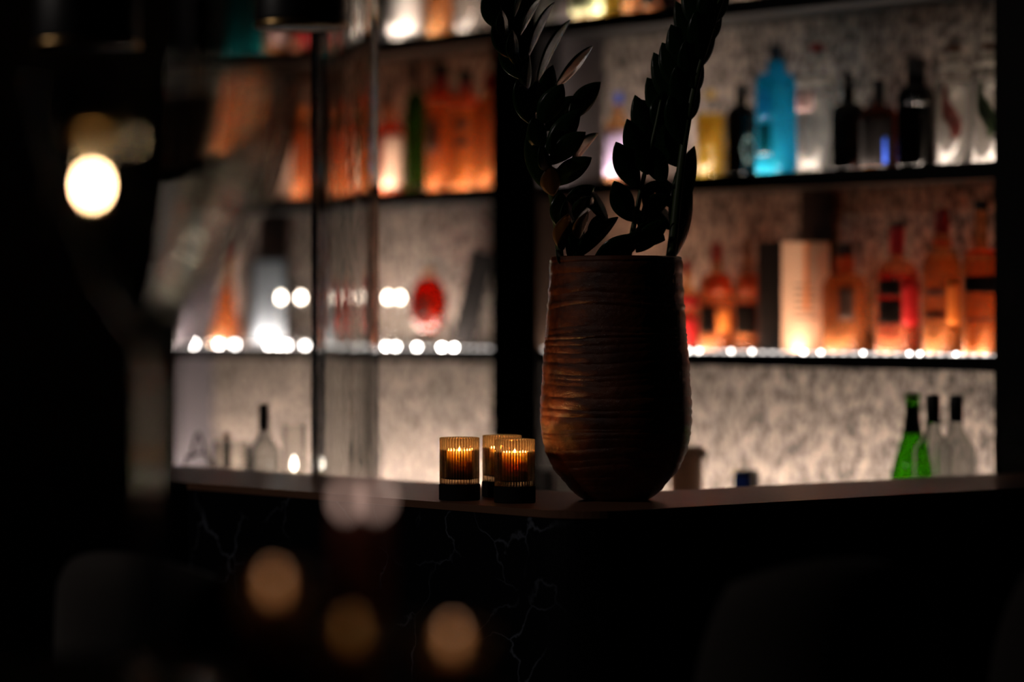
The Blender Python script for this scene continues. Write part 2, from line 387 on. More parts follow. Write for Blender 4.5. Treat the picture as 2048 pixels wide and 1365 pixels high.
# ------------------------------------------------------------------ room
struct('floor', bx(-9.0, 1.0, -1.5, 6.0, -0.1, 0.0), M['floor'], ROT)
struct('ceiling', bx(-9.0, 1.0, -1.5, 6.0, 2.85, 2.95), M['dark'], ROT)
struct('wall_back', bx(-8.0, -3.0, PB, PB+0.15, 0.0, 2.85), M['stone'], ROT)
struct('wall_left', bx(-5.6, -4.6, 2.30, 3.05, 0.0, 2.85, bev=0.004), M['dark'], ROT)
struct('wall_right', bx(-3.2, -3.1, 3.85, PB, 0.0, 2.85), M['dark'], ROT)

# ------------------------------------------------------------------ shelving behind the bar
LBAY = (-6.985, -5.506); RBAY = (-5.334, -3.937)
unit = thing('back_bar_shelving', 'black framed shelving full of bottles along the pale stone wall', 'shelving', (0, 0, 0), ROT)
unit_parts = []
for a, b in ((LBAY[1], RBAY[0]), (RBAY[1], RBAY[1]+0.31), (LBAY[0]-0.18, LBAY[0])):
    obj('post', bx(a, b, PF-0.004, PB-0.001, 0.0, 2.84, bev=0.002), M['black'], unit)
for a in (RBAY[0], LBAY[0]):
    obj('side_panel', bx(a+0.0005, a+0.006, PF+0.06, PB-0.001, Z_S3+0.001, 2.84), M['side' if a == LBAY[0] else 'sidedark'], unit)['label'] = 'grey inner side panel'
sm = s_at(727, 4.60)
for z0, z1 in ((Z_S3, Z_S2-0.032), (Z_S2, Z_S1-0.03), (Z_S1, Z_TOP-0.03), (Z_TOP, 2.84)):
    obj('upright', bx(sm-0.010, sm+0.010, 4.59, 4.61 if z0 < Z_TOP else PB-0.0015, z0+0.0005, z1-0.0005), M['black'], unit)
for bay in (LBAY, RBAY):
    for z in (Z_S2, Z_S1, Z_TOP):
        obj('shelf', bx(bay[0]+0.0065, bay[1]-0.0005, PF, PB-0.0015, z-0.03, z, bev=0.0015), M['black'], unit)
        # LED slot let into the shelf under the front edge of the bottles, milky rail at the front
        x0, x1 = bay[0]+0.01, bay[1]-0.004
        key = 'led_'+('a' if z == Z_S2 else 'b' if z == Z_S1 else 'c')+('l' if bay is LBAY else 'r')
        runs = [(x0, x1, key)]
        if bay is LBAY and z == Z_S1: runs = [(s_at(532, 4.63), x1, key)]
        if bay is LBAY and z == Z_TOP: runs = [(s_at(440, 4.63), sm-0.012, 'led_dim'), (sm+0.012, x1, key)]
        for xa, xb, kk in runs:
            bm = bmesh.new()
            bm.faces.new([bm.verts.new(c) for c in ((xa, 4.620, z+0.0002), (xb, 4.620, z+0.0002), (xb, 4.642, z+0.0002), (xa, 4.642, z+0.0002))])
            obj('led_strip', bm, M[kk], unit)
        obj('front_rail', bx(x0, x1, PF+0.002, PF+0.008, z+0.0001, z+0.0036), M['rail_lit' if bay is RBAY else 'rail_bright'] if z == Z_S2 else M['black'], unit)
        if z == Z_S2:
            for px in ((388, 438, 470, 538, 556, 574, 610, 640, 772, 792, 834, 884, 908) if bay is LBAY else (1378, 1398, 1462, 1504, 1607, 1641, 1726, 1819, 1840, 1912)):
                sc_ = s_at(px, PF+0.0015); w_ = 0.0032 if px not in (556, 884, 1607) else 0.0048
                obj('led_point', bx(sc_-w_, sc_+w_, PF+0.0009, PF+0.0019, z+0.0002, z+0.0062), M['point_l' if bay is LBAY else 'point_r'], unit)
    # deep back counter under the shelves
    obj('back_counter', bx(bay[0]+0.0065, bay[1]-0.0005, 4.12, PB-0.0015, Z_S3-0.04, Z_S3, bev=0.002), M['black'], unit)
    obj('cabinet', bx(bay[0]+0.0065, bay[1]-0.0005, 4.16, PB-0.0015, 0.0, Z_S3-0.0405), M['black'], unit)
    bm = bmesh.new(); x0, x1 = bay[0]+0.01, bay[1]-0.004
    v = [bm.verts.new(c) for c in ((x0, 4.628, Z_S3+0.0012), (x1, 4.628, Z_S3+0.0012), (x1, 4.6215, Z_S3+0.0075), (x0, 4.6215, Z_S3+0.0075))]
    bm.faces.new(v)
    obj('led_strip', bm, M['led'], unit)
    obj('led_channel', bx(x0, x1, 4.616, 4.621, Z_S3+0.0005, Z_S3+0.0080), M['black'], unit)

# ------------------------------------------------------------------ bottles
def patch(prof, z0, z1, a0, a1, ex, ryk, off, n=14):
    """a label wrapped on a lofted body between two heights and two angles"""
    def rad(z):
        for (r0, h0), (r1, h1) in zip(prof, prof[1:]):
            if h0 <= z <= h1 and h1 > h0: return r0+(r1-r0)*(z-h0)/(h1-h0)
        return prof[-1][0]
    bm = bmesh.new(); rows = []
    zs = [z0+(z1-z0)*k/6 for k in range(7)]
    for o_ in (off, off-0.0004):
        for z in zs:
            row = []
            for i in range(n+1):
                a = a0+(a1-a0)*i/n; c, s = math.cos(a), math.sin(a)
                r = rad(z)
                k = (abs(c)**ex+abs(s)**ex)**(-1/ex)
                row.append(bm.verts.new((r*k*c+o_*c, r*ryk*k*s+o_*s, z)))
            rows.append(row)
    h = len(zs)
    for base in (0, h):
        for a, b in zip(rows[base:base+h-1], rows[base+1:base+h]):
            for i in range(n): bm.faces.new((a[i], a[i+1], b[i+1], b[i]))
    for i in range(n):
        bm.faces.new((rows[0][i], rows[0][i+1], rows[h][i+1], rows[h][i]))
        bm.faces.new((rows[h-1][i], rows[h-1][i+1], rows[2*h-1][i+1], rows[2*h-1][i]))
    for j in range(h-1):
        for i in (0, n):
            bm.faces.new((rows[j][i], rows[j+1][i], rows[h+j+1][i], rows[h+j][i]))
    return bm
DEG = PI/180
def bottle(label, px, w, zb, ys, p=4.68, glass='clear', liquid='amber', cap='blackcap', wn=0.36, wc=0.34, ex=2.0, ryk=1.0,
           fill=0.8, labels=(), group=None, body=None, ringz=None, turn=0.0, cat='bottle', slope=False):
    """ys = picture rows of (cap top, cap bottom, neck bottom, shoulder bottom)"""
    s = s_at(px, p); d = depth(s, p); k = d/FPX
    zz = [EYE+(HY-y)*k-zb for y in ys]
    R = w*k/2
    ztop, zcap, zneck, zsh = zz
    t = thing('bottle', label, cat, W(s, p, zb+0.0004), ROT+turn, group)
    rn = R*wn
    if body: prof = [(R*a, b*zsh) for a, b in body]
    else: prof = [(R*0.86, 0.0), (R*0.97, 0.004), (R, 0.010), (R, zsh*0.5), (R, zsh)]
    sh = []
    for i in range(1, 9):
        u = i/8*PI/2
        sh.append((rn+(R-rn)*math.cos(u)**0.85 if i < 8 else rn, zsh+(zneck-zsh)*math.sin(u)**1.15))
    if slope: sh = [(rn+(R-rn)*(0.5+0.5*math.cos(PI*(i/12)**0.92)), zsh+(zneck-zsh)*i/12) for i in range(1, 13)]
    if body: sh = [(prof[-1][0]+(rn-prof[-1][0])*(i/8)**1.2, zsh+(zneck-zsh)*i/8) for i in range(1, 9)]
    prof = prof+sh+[(rn*0.97, (zneck+zcap)/2), (rn, zcap)]
    n = 40
    if glass == 'clear' and liquid in ('amber', 'gold', 'redwine', 'crimson'): glass = 'warmclear'
    if glass == 'emptyglass':
        inn = [(max(r-0.0028, 0.004), z) for r, z in prof if z > 0.008]
        obj('glass_body', shell(prof, inn, n), M[glass], t, True)
    else: obj('glass_body', lathe(prof, n, ex, ryk), M[glass], t, True)
    if liquid:
        zl = fill*zsh if fill <= 1 else zsh+(fill-1)*(zneck-zsh)
        lp = [(r*0.91, max(z, 0.009)) for r, z in prof if z < zl]
        # finish at the liquid level
        for (r0, h0), (r1, h1) in zip(prof, prof[1:]):
            if h0 < zl <= h1: lp.append(((r0+(r1-r0)*(zl-h0)/(h1-h0))*0.91, zl))
        q = []
        for r, z in lp:
            if q and z <= q[-1][1]: continue
            q.append((r, z))
        obj('liquid', lathe(q, n, ex, ryk), M[liquid], t, True)
    if cap:
        rc = R*wc
        cp = [(rc*0.96, zcap-0.001), (rc, zcap+0.001), (rc, ztop-0.002), (rc*0.93, ztop)]
        obj('stopper', lathe(cp, 24), M[cap], t, True)
    if ringz:
        r0 = rn*1.12
        z0, z1 = EYE+(HY-ringz[1])*k-zb, EYE+(HY-ringz[0])*k-zb
        obj('neck_ring', lathe([(r0*0.97, z0), (r0, z0+0.001), (r0, z1-0.001), (r0*0.97, z1)], 24), M[ringz[2]], t, True)
    for (y1, y0, a0, a1, mat, *nm) in labels:
        if ex < 3 and a1-a0 < 300: a0, a1 = a0+44, a1+44      # labels turned a little towards the room
        z0, z1 = EYE+(HY-y0)*k-zb, EYE+(HY-y1)*k-zb
        obj(nm[0] if nm else 'label', patch(prof, max(z0, 0.004), z1, (a0-90)*DEG, (a1-90)*DEG, ex, ryk, 0.0008), M[mat], t, True)
    t['_R'] = R
    return t

G1 = 'bottles on the upper right shelf'
bottle('yellow-capped bottle of olive yellow liqueur, leftmost whole bottle on the upper right shelf', 1421, 58, Z_S1, (180, 196, 218, 240), liquid='yellow', cap='yellowcap', fill=1.5, wn=0.38, wc=0.40, group=G1, glass='clear', labels=((255, 300, -30, 15, 'yellow', 'embossed_crest'),))
bottle('black bottle with a pale green fan of painted light on it, left of the blue bottle', 1482, 62, Z_S1, (168, 190, 212, 235), glass='smoke', liquid=None, cap='blackcap', group=G1, p=4.70)
bottle('square aqua blue gin bottle with a dark cap on the upper right shelf', 1552, 66, Z_S1, (92, 122, 146, 170), glass='blue', liquid=None, cap='tealcap', ex=5, wn=0.44, wc=0.38, group=G1, labels=((185, 238, -26, 26, 'blue', 'raised_emblem'), (248, 312, -30, 30, 'teal', 'raised_panel')))
bottle('square clear gin bottle with a pale pink label right beside the blue bottle', 1634, 68, Z_S1, (88, 107, 152, 172), liquid='water', cap='redcap', ex=5, wn=0.45, wc=0.40, fill=0.9, group=G1, labels=((154, 174, -60, 120, 'milky', 'shoulder_highlight'), (184, 224, -38, 34, 'pink_label'), (192, 197, -24, -10, 'ink', 'label_mark'), (204, 210, -30, -20, 'red_label', 'label_mark')), ringz=(107, 120, 'milky'))
bottle('slim black bottle with a narrow neck right of the clear square gin bottle', 1697, 68, Z_S1, (148, 176, 206, 232), glass='smoke', liquid=None, group=G1, wn=0.34, wc=0.32)
bottle('dark brown bottle with amber side and small blue strip on its label', 1758, 76, Z_S1, (160, 206, 212, 236), glass='brownglass', liquid=None, cap='blackcap', group=G1, wn=0.30, wc=0.30, labels=((224, 334, -84, 44, 'black_label'), (275, 328, 12, 22, 'blue_label', 'label_strip')))
bottle('big black bottle with a wide black cap between the brown and clear bottles', 1832, 76, Z_S1, (118, 150, 172, 200), glass='smoke', liquid=None, group=G1, wn=0.50, wc=0.50, labels=((206, 211, -40, 40, 'steel', 'label_line'),))
def emblem(t, cx, pts, mat, name):
    """a painted figure on the front of a clear bottle, wrapped on the glass"""
    R = t['_R']; bm = bmesh.new(); n = len(pts)
    rows = [[], []]
    for x, z, wd in pts:
        for sgn, row in ((-1, rows[0]), (1, rows[1])):
            a = (cx + (x+sgn*wd)/R) - PI/2
            row.append([bm.verts.new(((R+o_)*math.cos(a), (R+o_)*math.sin(a), z)) for o_ in (0.0006, 0.0011)])
    for i in range(n-1):
        a, b, c, d = rows[0][i], rows[1][i], rows[1][i+1], rows[0][i+1]
        bm.faces.new((a[1], b[1], c[1], d[1])); bm.faces.new((a[0], d[0], c[0], b[0]))
        bm.faces.new((a[0], a[1], d[1], d[0])); bm.faces.new((b[1], b[0], c[0], c[1]))
    bm.faces.new((rows[0][0][0], rows[1][0][0], rows[1][0][1], rows[0][0][1])); bm.faces.new((rows[0][-1][0], rows[0][-1][1], rows[1][-1][1], rows[1][-1][0]))
    obj(name, bm, mat, t)
t1 = bottle('clear round-shouldered bottle painted with a dark red pepper, by the right end of the shelf', 1908, 76, Z_S1, (92, 105, 130, 158), liquid='water', cap='woodcap', fill=0.97, wn=0.34, wc=0.40, group=G1, ringz=(106, 117, 'milky'), labels=((126, 144, -75, 75, 'milky', 'shoulder_highlight'),))
t2 = bottle('clear round-shouldered bottle painted with a green sprig, last on the upper right shelf', 1979, 74, Z_S1, (88, 100, 124, 150), liquid='water', cap='woodcap', fill=0.97, wn=0.34, wc=0.40, group=G1, p=4.66, ringz=(100, 112, 'milky'), labels=((120, 138, -75, 75, 'milky', 'shoulder_highlight'),))
tf = [o for o in COL.objects if o.get('label', '').startswith('black bottle with a pale green fan')][0]
emblem(tf, 1.35, [(-0.004, 0.098, 0.002), (-0.003, 0.084, 0.010), (0.0, 0.066, 0.017), (-0.003, 0.048, 0.010), (-0.004, 0.034, 0.002)], M['fan'], 'fan_reflection')  # pool of light reflected off the blue bottle, painted as a flat patch
M['pepper'] = pbr('dark_red_paint', (0.09, 0.012, 0.008), 0.6)
M['sprig'] = pbr('dark_green_paint', (0.018, 0.040, 0.008), 0.6)
for t_, m_, nm_ in ((t1, 'pepper', 'painted_pepper'), (t2, 'sprig', 'painted_sprig')):
    emblem(t_, 0.55, [(-0.014, 0.175, 0.001), (-0.013, 0.158, 0.006), (-0.012, 0.140, 0.007), (-0.008, 0.125, 0.013), (0.000, 0.105, 0.018), (0.008, 0.088, 0.015), (0.011, 0.072, 0.010), (0.004, 0.056, 0.001)], M[m_], nm_)
bottle('bottle with a violet white label and orange shoulder behind the plant', 1236, 52, Z_S1, (186, 208, 232, 262), liquid='amber', cap='blue_label', group=G1, labels=((264, 350, -70, 80, 'violet_label'),), wn=0.34, wc=0.32)

G2 = 'bottles on the middle right shelf'
bottle('small red-labelled bottle half hidden behind the right side of the vase', 1373, 50, Z_S2, (520, 545, 575, 600), liquid='crimson', cap='redcap', group=G2, labels=((590, 615, -60, 80, 'red_label'), (640, 690, -60, 80, 'red_label')))
bottle('whisky bottle with a thin dark red cap and black label, near the vase', 1433, 72, Z_S2, (487, 522, 546, 592), liquid='amber', cap='redcap', wn=0.28, wc=0.28, fill=1.6, group=G2, labels=((612, 668, -62, -2, 'black_label'), (622, 662, 4, 46, 'amber_label', 'side_label'), (550, 588, -40, 60, 'amber_glow_foil', 'shoulder_glow')))
bottle('whisky bottle tucked against the black carton', 1496, 56, Z_S2, (478, 515, 546, 592), liquid='amber', cap='woodcap', wn=0.28, wc=0.26, fill=1.6, group=G2, labels=((610, 668, -60, 40, 'black_label'), (550, 588, -30, 70, 'amber_glow_foil', 'shoulder_glow')), p=4.70)
bottle('round-shouldered amber bourbon bottle with a black cap, right of the pale carton', 1689, 98, Z_S2, (487, 512, 547, 582), liquid='gold', cap='blackcap', wn=0.36, wc=0.33, ryk=0.72, fill=1.7, ex=2.6, group=G2, labels=((575, 640, -24, 14, 'ink', 'printed_crest'),), ringz=(514, 545, 'amber_glow_foil'))
bottle('broad dark bottle with black and crimson labels and a tall red neck', 1794, 92, Z_S2, (446, 456, 520, 562), liquid='redwine', cap='blackcap', wn=0.30, wc=0.34, ryk=0.8, ex=2.4, fill=1.4, group=G2, labels=((560, 592, -64, 2, 'black_label'), (600, 648, -64, 2, 'black_label'), (562, 652, 6, 62, 'red_label')), ringz=(456, 510, 'red_label'))
bottle('yellow amber whisky bottle with a dark red cap, second from the right end', 1884, 80, Z_S2, (420, 466, 500, 545), liquid='gold', cap='redcap', wn=0.42, wc=0.36, fill=1.6, group=G2, labels=((624, 636, -60, 8, 'black_label', 'label_band'), (562, 650, 12, 60, 'amber_label', 'side_label'), (578, 590, -50, 4, 'ink', 'label_mark')), ringz=(480, 492, 'amber_glow_foil'))
bottle('amber whisky bottle with a wide dark label band, last on the middle right shelf', 1962, 76, Z_S2, (402, 420, 498, 530), liquid='amber', cap='blackcap', wn=0.36, wc=0.38, fill=1.3, group=G2, p=4.66, labels=((553, 586, -62, 50, 'black_label', 'label_band'), (637, 641, -62, 50, 'ink', 'label_line'), (499, 510, -80, 80, 'amber_glow_foil', 'shoulder_glow')))

G3 = 'bottles on the upper left shelf'
bottle('orange whisky bottle beside the leaning black menu', 606, 44, Z_S1, (214, 232, 262, 282), liquid='amber', cap='amber_label', wn=0.55, wc=0.55, fill=1.8, group=G3)
bottle('whisky bottle with a dark label and dark cap behind the glass column', 668, 54, Z_S1, (152, 190, 200, 230), liquid='amber', cap='blackcap', wn=0.52, wc=0.50, fill=1.9, group=G3, labels=((198, 226, -70, 70, 'amber_glow_foil', 'shoulder_glow'), (232, 262, -50, 60, 'black_label'), (265, 320, -60, -5, 'redwine', 'side_label')))
bottle('golden bottle with a broad black cap beside the thin upright', 722, 50, Z_S1, (186, 216, 240, 266), liquid='gold', cap='blackcap', wn=0.58, wc=0.66, fill=1.9, group=G3, glass='clear')
bottle('dark red bottle with a big white label, right of the thin upright', 779, 56, Z_S1, (178, 214, 246, 270), liquid='redwine', cap='blackcap', wn=0.46, wc=0.30, fill=1.9, group=G3, labels=((272, 376, -20, 75, 'white_label'),))
bottle('tall dark green wine bottle on the upper left shelf', 831, 46, Z_S1, (124, 172, 186, 235), glass='darkgreen', liquid=None, cap='blackcap', wn=0.36, wc=0.38, group=G3, p=4.70)
bottle('amber bottle with red neck and black stopper right of the green wine bottle', 881, 58, Z_S1, (128, 154, 178, 205), liquid='amber', cap='blackcap', wn=0.40, wc=0.48, fill=1.9, group=G3, labels=((240, 305, -50, 0, 'ink', 'label_mark'), (182, 207, -70, 60, 'amber_glow_foil', 'shoulder_glow')), ringz=(155, 176, 'red_label'))
bottle('amber bottle with black stopper and two dark label bands near the wide post', 931, 58, Z_S1, (142, 166, 188, 214), liquid='gold', cap='blackcap', wn=0.40, wc=0.48, fill=1.9, group=G3, labels=((242, 258, -40, 20, 'ink', 'label_band'), (278, 294, -40, 20, 'ink', 'label_band'), (192, 216, -70, 60, 'amber_glow_foil', 'shoulder_glow')), p=4.66, ringz=(167, 186, 'red_label'))
bottle('golden bottle with a dark red cap cut off by the wide post', 980, 56, Z_S1, (148, 182, 196, 220), liquid='gold', cap='redcap', wn=0.40, wc=0.40, fill=1.9, group=G3)

G4 = 'cognac bottles on the middle left shelf'
def cognac(label, px, w, y0, y1, ytop, grp):
    p = 4.67; s = s_at(px, p); k = depth(s, p)/FPX; zb = Z_S2
    t = thing('bottle', label, 'bottle', W(s, p, zb+0.0004), ROT, grp)
    zc = EYE+(HY-(y0+y1)/2)*k-zb; H = (y1-y0)*k/2; R = w*k/2
    pr = []
    for i in range(17):
        u = -PI/2+PI*i/16
        pr.append((max(R*math.cos(u)**0.8 if abs(math.cos(u)) > 1e-6 else 0, R*0.22), zc+H*math.sin(u)))
    ztop = EYE+(HY-ytop)*k-zb
    obj('pedestal', lathe([(R*0.62, 0.0), (R*0.66, 0.004), (R*0.45, max(0.008, pr[0][1]*0.7)), (R*0.3, pr[0][1]+0.002)], 32), M['clear'], t, True)
    obj('glass_body', lathe(pr, 32, 2, 0.6), M['clear'], t, True)
    obj('liquid', lathe([(r*0.92, z*0.98+zc*0.02) for r, z in pr[1:-2]], 32, 2, 0.6), M['redwine'], t, True)
    zn = pr[-1][1]
    obj('collar', lathe([(R*0.24, zn-0.001), (R*0.24, zn+0.018)], 24), M['brass'], t, True)
    sp = [(max(R*0.30*math.cos(-PI/2+PI*i/10), 0.001), zn+0.018+(ztop-zn-0.018)*(0.5+0.5*math.sin(-PI/2+PI*i/10))) for i in range(11)]
    obj('stopper', lathe(sp, 24), M['thin'], t, True)
    for a in (-36, 22):
        obj('crest', patch([(r*1.0, z) for r, z in pr], zc-H*0.45, zc+H*0.30, (a-90-13)*DEG, (a-90+13)*DEG, 2, 0.6, 0.0012), M['ink'], t, True)
    return t
cognac('round red cognac decanter with a ball stopper left of the leaning black board', 857, 100, 553, 668, 497, G4)
cognac('orange red cognac decanter standing behind the tall glass column', 682, 86, 558, 676, 500, G4)
bottle('cone-shaped orange red bottle at the far left end of the middle shelf', 452, 66, Z_S2, (482, 512, 540, 560), liquid='amber', cap='redcap', wn=0.22, wc=0.22, fill=0.98, body=((0.95, 0), (1.0, 0.06), (0.85, 0.3), (0.62, 0.6), (0.36, 1.0)), group=None)

# top shelf, seen only by their feet
G5 = 'bottles on the top left shelf'
bottle('clear bottle with white label on the top left shelf', 812, 72, Z_TOP, (-190, -160, -130, -100), liquid='water', labels=((-60, 68, -70, 70, 'white_label'),), group=G5)
bottle('orange yellow bottle on the top left shelf between two pale bottles', 879, 54, Z_TOP, (-180, -150, -120, -90), liquid='gold', cap='yellowcap', group=G5, fill=1.5)
bottle('clear bottle nearest the wide post on the top left shelf', 941, 64, Z_TOP, (-190, -160, -130, -100), liquid='water', group=G5)
bottle('tall teal bottle on the top left shelf beside the hanging shade', 480, 58, Z_TOP, (-130, -100, -70, -40), glass='teal', liquid=None, cap='tealcap', group=G5)
bottle('short pale cyan bottle standing at the foot of the teal bottle', 514, 26, Z_TOP, (30, 40, 48, 56), glass='teal', liquid='water', cap='tealcap', group=G5, p=4.64)
bottle('small amber bottle with a pale label just under the hanging shade', 552, 46, Z_TOP, (-60, -30, -10, 10), liquid='amber', group=G5, labels=((55, 88, -10, 60, 'pink_label'),))
bottle('small red bottle on the top left shelf under the hanging shade', 604, 44, Z_TOP, (-60, -30, -10, 10), liquid='crimson', cap='redcap', group=G5, labels=((60, 92, 0, 60, 'red_label'),))
bottle('dark bottle at the far left of the top shelf', 405, 40, Z_TOP, (-60, -30, -10, 10), glass='smoke', liquid=None, group=G5, p=4.62)
G6 = 'bottles on the top right shelf'
bottle('squat bottle with a bright pale green label on the top right shelf', 1196, 92, Z_TOP, (-170, -140, -110, -80), liquid='yellow', group=G6, ex=4, labels=((-40, 30, -48, 60, 'green_label'),))
bottle('amber bottle right of the pale green label on the top shelf', 1262, 36, Z_TOP, (-170, -140, -110, -80), liquid='gold', group=G6)
bottle('narrow amber bottle, third along the top right shelf', 1302, 34, Z_TOP, (-170, -140, -110, -80), liquid='amber', group=G6, labels=((-20, 15, -60, 40, 'black_label'),))
bottle('dark red bottle on the top shelf behind the tall plant stem', 1340, 40, Z_TOP, (-170, -140, -110, -80), liquid='crimson', glass='smoke', group=G6)

# bottles on the lower counters
WT, PW = 0.93, 3.60
G7 = 'wine bottles on the back counter at right'
bottle('green sparkling wine bottle on the back counter, lower right', 1825, 88, Z_S3, (786, 800, 822, 965), glass='green', liquid=None, cap='greenfoil', wn=0.33, wc=0.36, slope=True, group=G7, p=4.52, labels=((812, 868, -180, 180, 'black_label', 'neck_foil'),))
bottle('empty clear wine bottle with black capsule right of the green bottle', 1866, 78, Z_S3, (790, 845, 855, 905), glass='emptyglass', slope=True, liquid=None, cap='blackcap', wn=0.36, wc=0.36, group=G7, p=4.41)
bottle('empty clear wine bottle with black capsule nearest the right post', 1912, 78, Z_S3, (790, 843, 853, 903), glass='emptyglass', slope=True, liquid=None, cap='blackcap', wn=0.36, wc=0.36, group=G7, p=4.51)
bottle('clear wine bottle with a black capsule at the left end of the bar', 528, 66, WT, (808, 858, 868, 905), glass='emptyglass', slope=True, liquid=None, cap='blackcap', wn=0.34, wc=0.32, p=PW)

# ------------------------------------------------------------------ other things on the shelves
def slab(bm_args, lean, name, mat, label, cat, loc, rz=ROT, group=None, lab=None):
    o = obj(name, bx(*bm_args, bev=0.001), mat, loc=loc)
    o.rotation_euler = Matrix.Rotation(rz, 4, 'Z').to_euler() if not lean else (Matrix.Rotation(rz, 4, 'Z') @ Matrix.Rotation(lean, 4, 'Y')).to_euler()
    return tag(o, label, cat, group)
# black menus leaning sideways (foot left, head right)
def leaning(px_foot, px_head, y_head, zb, label, th=0.022, p=4.67, dp=0.10, mat='brownboard'):
    s0, s1 = s_at(px_foot, p), s_at(px_head, p)
    h = EYE+(HY-y_head)*depth(s0, p)/FPX-zb
    wx_ = (px_head-px_foot)*depth(s0, p)/FPX
    a = math.atan2(wx_, h); ln = math.hypot(wx_, h)
    t = thing('menu_folder', label, 'menu', W(s0, p, zb+0.0006), 0)
    t.rotation_euler = (0, a, 0)
    lift = th/2*math.sin(a)
    t.location.z += lift
    obj('cover', bx(-th/2, -th/2+0.004, -dp, dp*0.85, 0, ln, bev=0.001), M[mat], t)
    obj('cover', bx(th/2-0.004, th/2, -dp, dp*0.85, 0, ln, bev=0.001), M[mat], t)
    obj('pages', bx(-th/2+0.004, th/2-0.004, -dp+0.004, dp*0.85-0.004, 0.003, ln-0.003), M[mat], t)
    return t
leaning(528, 572, 262, Z_S1, 'black menu folder leaning left of the orange whisky bottle', th=0.045, mat='blackmat', p=4.63, dp=0.035)
s0 = s_at(560, 4.71); hk = (398-262)*depth(s0, 4.71)/FPX
tag(obj('menu_card', bx(-0.045, 0.045, -0.002, 0.002, 0, hk), M['white_label'], loc=W(s0, 4.715, Z_S1+0.0005), rotz=ROT), 'white card standing between black menu folder and orange whisky bottle', 'card')
leaning(925, 968, 508, Z_S2, 'black menu folder leaning against the wide post on the middle shelf', th=0.058, mat='blackmat', p=4.69, dp=0.055)
leaning(489, 500, 480, Z_S2, 'thin dark brown board upright between cone bottle and picture', th=0.018, p=4.665, dp=0.05)
# framed picture
s0, p0 = s_at(541, 4.66), 4.66
k = depth(s0, p0)/FPX
t = thing('picture_frame', 'blue grey picture in a dark frame on the middle left shelf', 'picture', W(s0, p0, Z_S2+0.0005), ROT)
w2, hh = 0.082, (690-515)*k
bm = bmesh.new()
for a in ((-w2, -w2+0.008, -0.008, 0.008, 0, hh), (w2-0.008, w2, -0.008, 0.008, 0, hh), (-w2+0.008, w2-0.008, -0.008, 0.008, 0, 0.008), (-w2+0.008, w2-0.008, -0.008, 0.008, hh-0.008, hh)):
    box(bm, *a)
obj('frame', bm, M['blackcap'], t)
obj('picture', bx(-w2+0.008, w2-0.008, -0.004, 0.004, 0.008, hh-0.008), M['greypanel'], t)
s0 = s_at(545, 4.73)
hh2 = (690-430)*depth(s0, 4.73)/FPX
tag(obj('dark_board', bx(-0.075, 0.075, -0.006, 0.006, 0, hh2, bev=0.002), M['brownboard'], loc=W(s0, 4.735, Z_S2+0.0005), rotz=ROT), 'dark brown board standing behind the blue grey picture', 'board')
# carton
s0 = s_at(1585, 4.665); k = depth(s0, 4.665)/FPX
t = thing('gift_carton', 'tall carton, black ribbed side and pale side with an orange stripe, middle right shelf', 'carton', W(s0, 4.668, Z_S2+0.0005), ROT-0.27)
hc = (705-484)*k; ax_, ay_ = 0.052, 0.061
obj('carton_body', bx(-ax_, ax_, -ay_, ay_, 0, hc, bev=0.001), M['card_dark'], t)
bm = bmesh.new()
for i in range(9): box(bm, -0.046+i*0.0105, -0.041+i*0.0105, -ay_-0.0014, -ay_+0.0002, 0.004, hc-0.004)
obj('ribs', bm, M['card_dark'], t)
obj('pale_panel', bx(ax_-0.0002, ax_+0.0008, -ay_+0.001, ay_-0.001, 0.001, hc-0.001), M['card_pale'], t)
obj('stripe', bx(ax_+0.0006, ax_+0.0014, -0.004, 0.006, 0.09, hc-0.002), M['amber_label'], t)
bm = bmesh.new()
for i in range(6): box(bm, ax_+0.0006, ax_+0.0013, -0.03, 0.03 - 0.008*(i % 3), 0.075+i*0.014, 0.078+i*0.014)
obj('printed_lines', bm, M['ink'], t)
# dark board behind the carton
s0 = s_at(1632, 4.75); hb = (712-392)*depth(s0, 4.75)/FPX
tag(obj('dark_board', bx(-0.05, 0.05, -0.006, 0.006, 0, hb, bev=0.002), M['brownboard'], loc=W(s0, 4.755, Z_S2+0.0005), rotz=ROT), 'tall dark board standing behind the pale carton', 'board')
# clear glasses on the middle left shelf, glowing cores added for white reflections
def glintglass(px, label, y=595, p=4.67):
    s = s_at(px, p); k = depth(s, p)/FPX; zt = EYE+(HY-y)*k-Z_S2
    t = thing('glint_glass', label, 'candle holder', W(s, p, Z_S2+0.0005), ROT, 'clear glasses with added glints on the middle left shelf')
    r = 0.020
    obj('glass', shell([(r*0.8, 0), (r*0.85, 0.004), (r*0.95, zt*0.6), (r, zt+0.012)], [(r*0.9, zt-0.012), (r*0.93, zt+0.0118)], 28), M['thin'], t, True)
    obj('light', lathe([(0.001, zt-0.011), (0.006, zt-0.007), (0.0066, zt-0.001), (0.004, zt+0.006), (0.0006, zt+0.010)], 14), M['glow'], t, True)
for px, lb, p_ in ((562, 'clear glass with an added glint in front of the blue grey picture', 4.625), (602, 'clear glass with an added glint just right of the blue grey picture', 4.67), (748, 'clear glass with an added glint right of the thin upright', 4.67), (776, 'clear glass with an added glint midway between upright and red decanter', 4.66), (800, 'clear glass with an added glint closest to the round red decanter', 4.715)):
    glintglass(px, lb, p=p_)

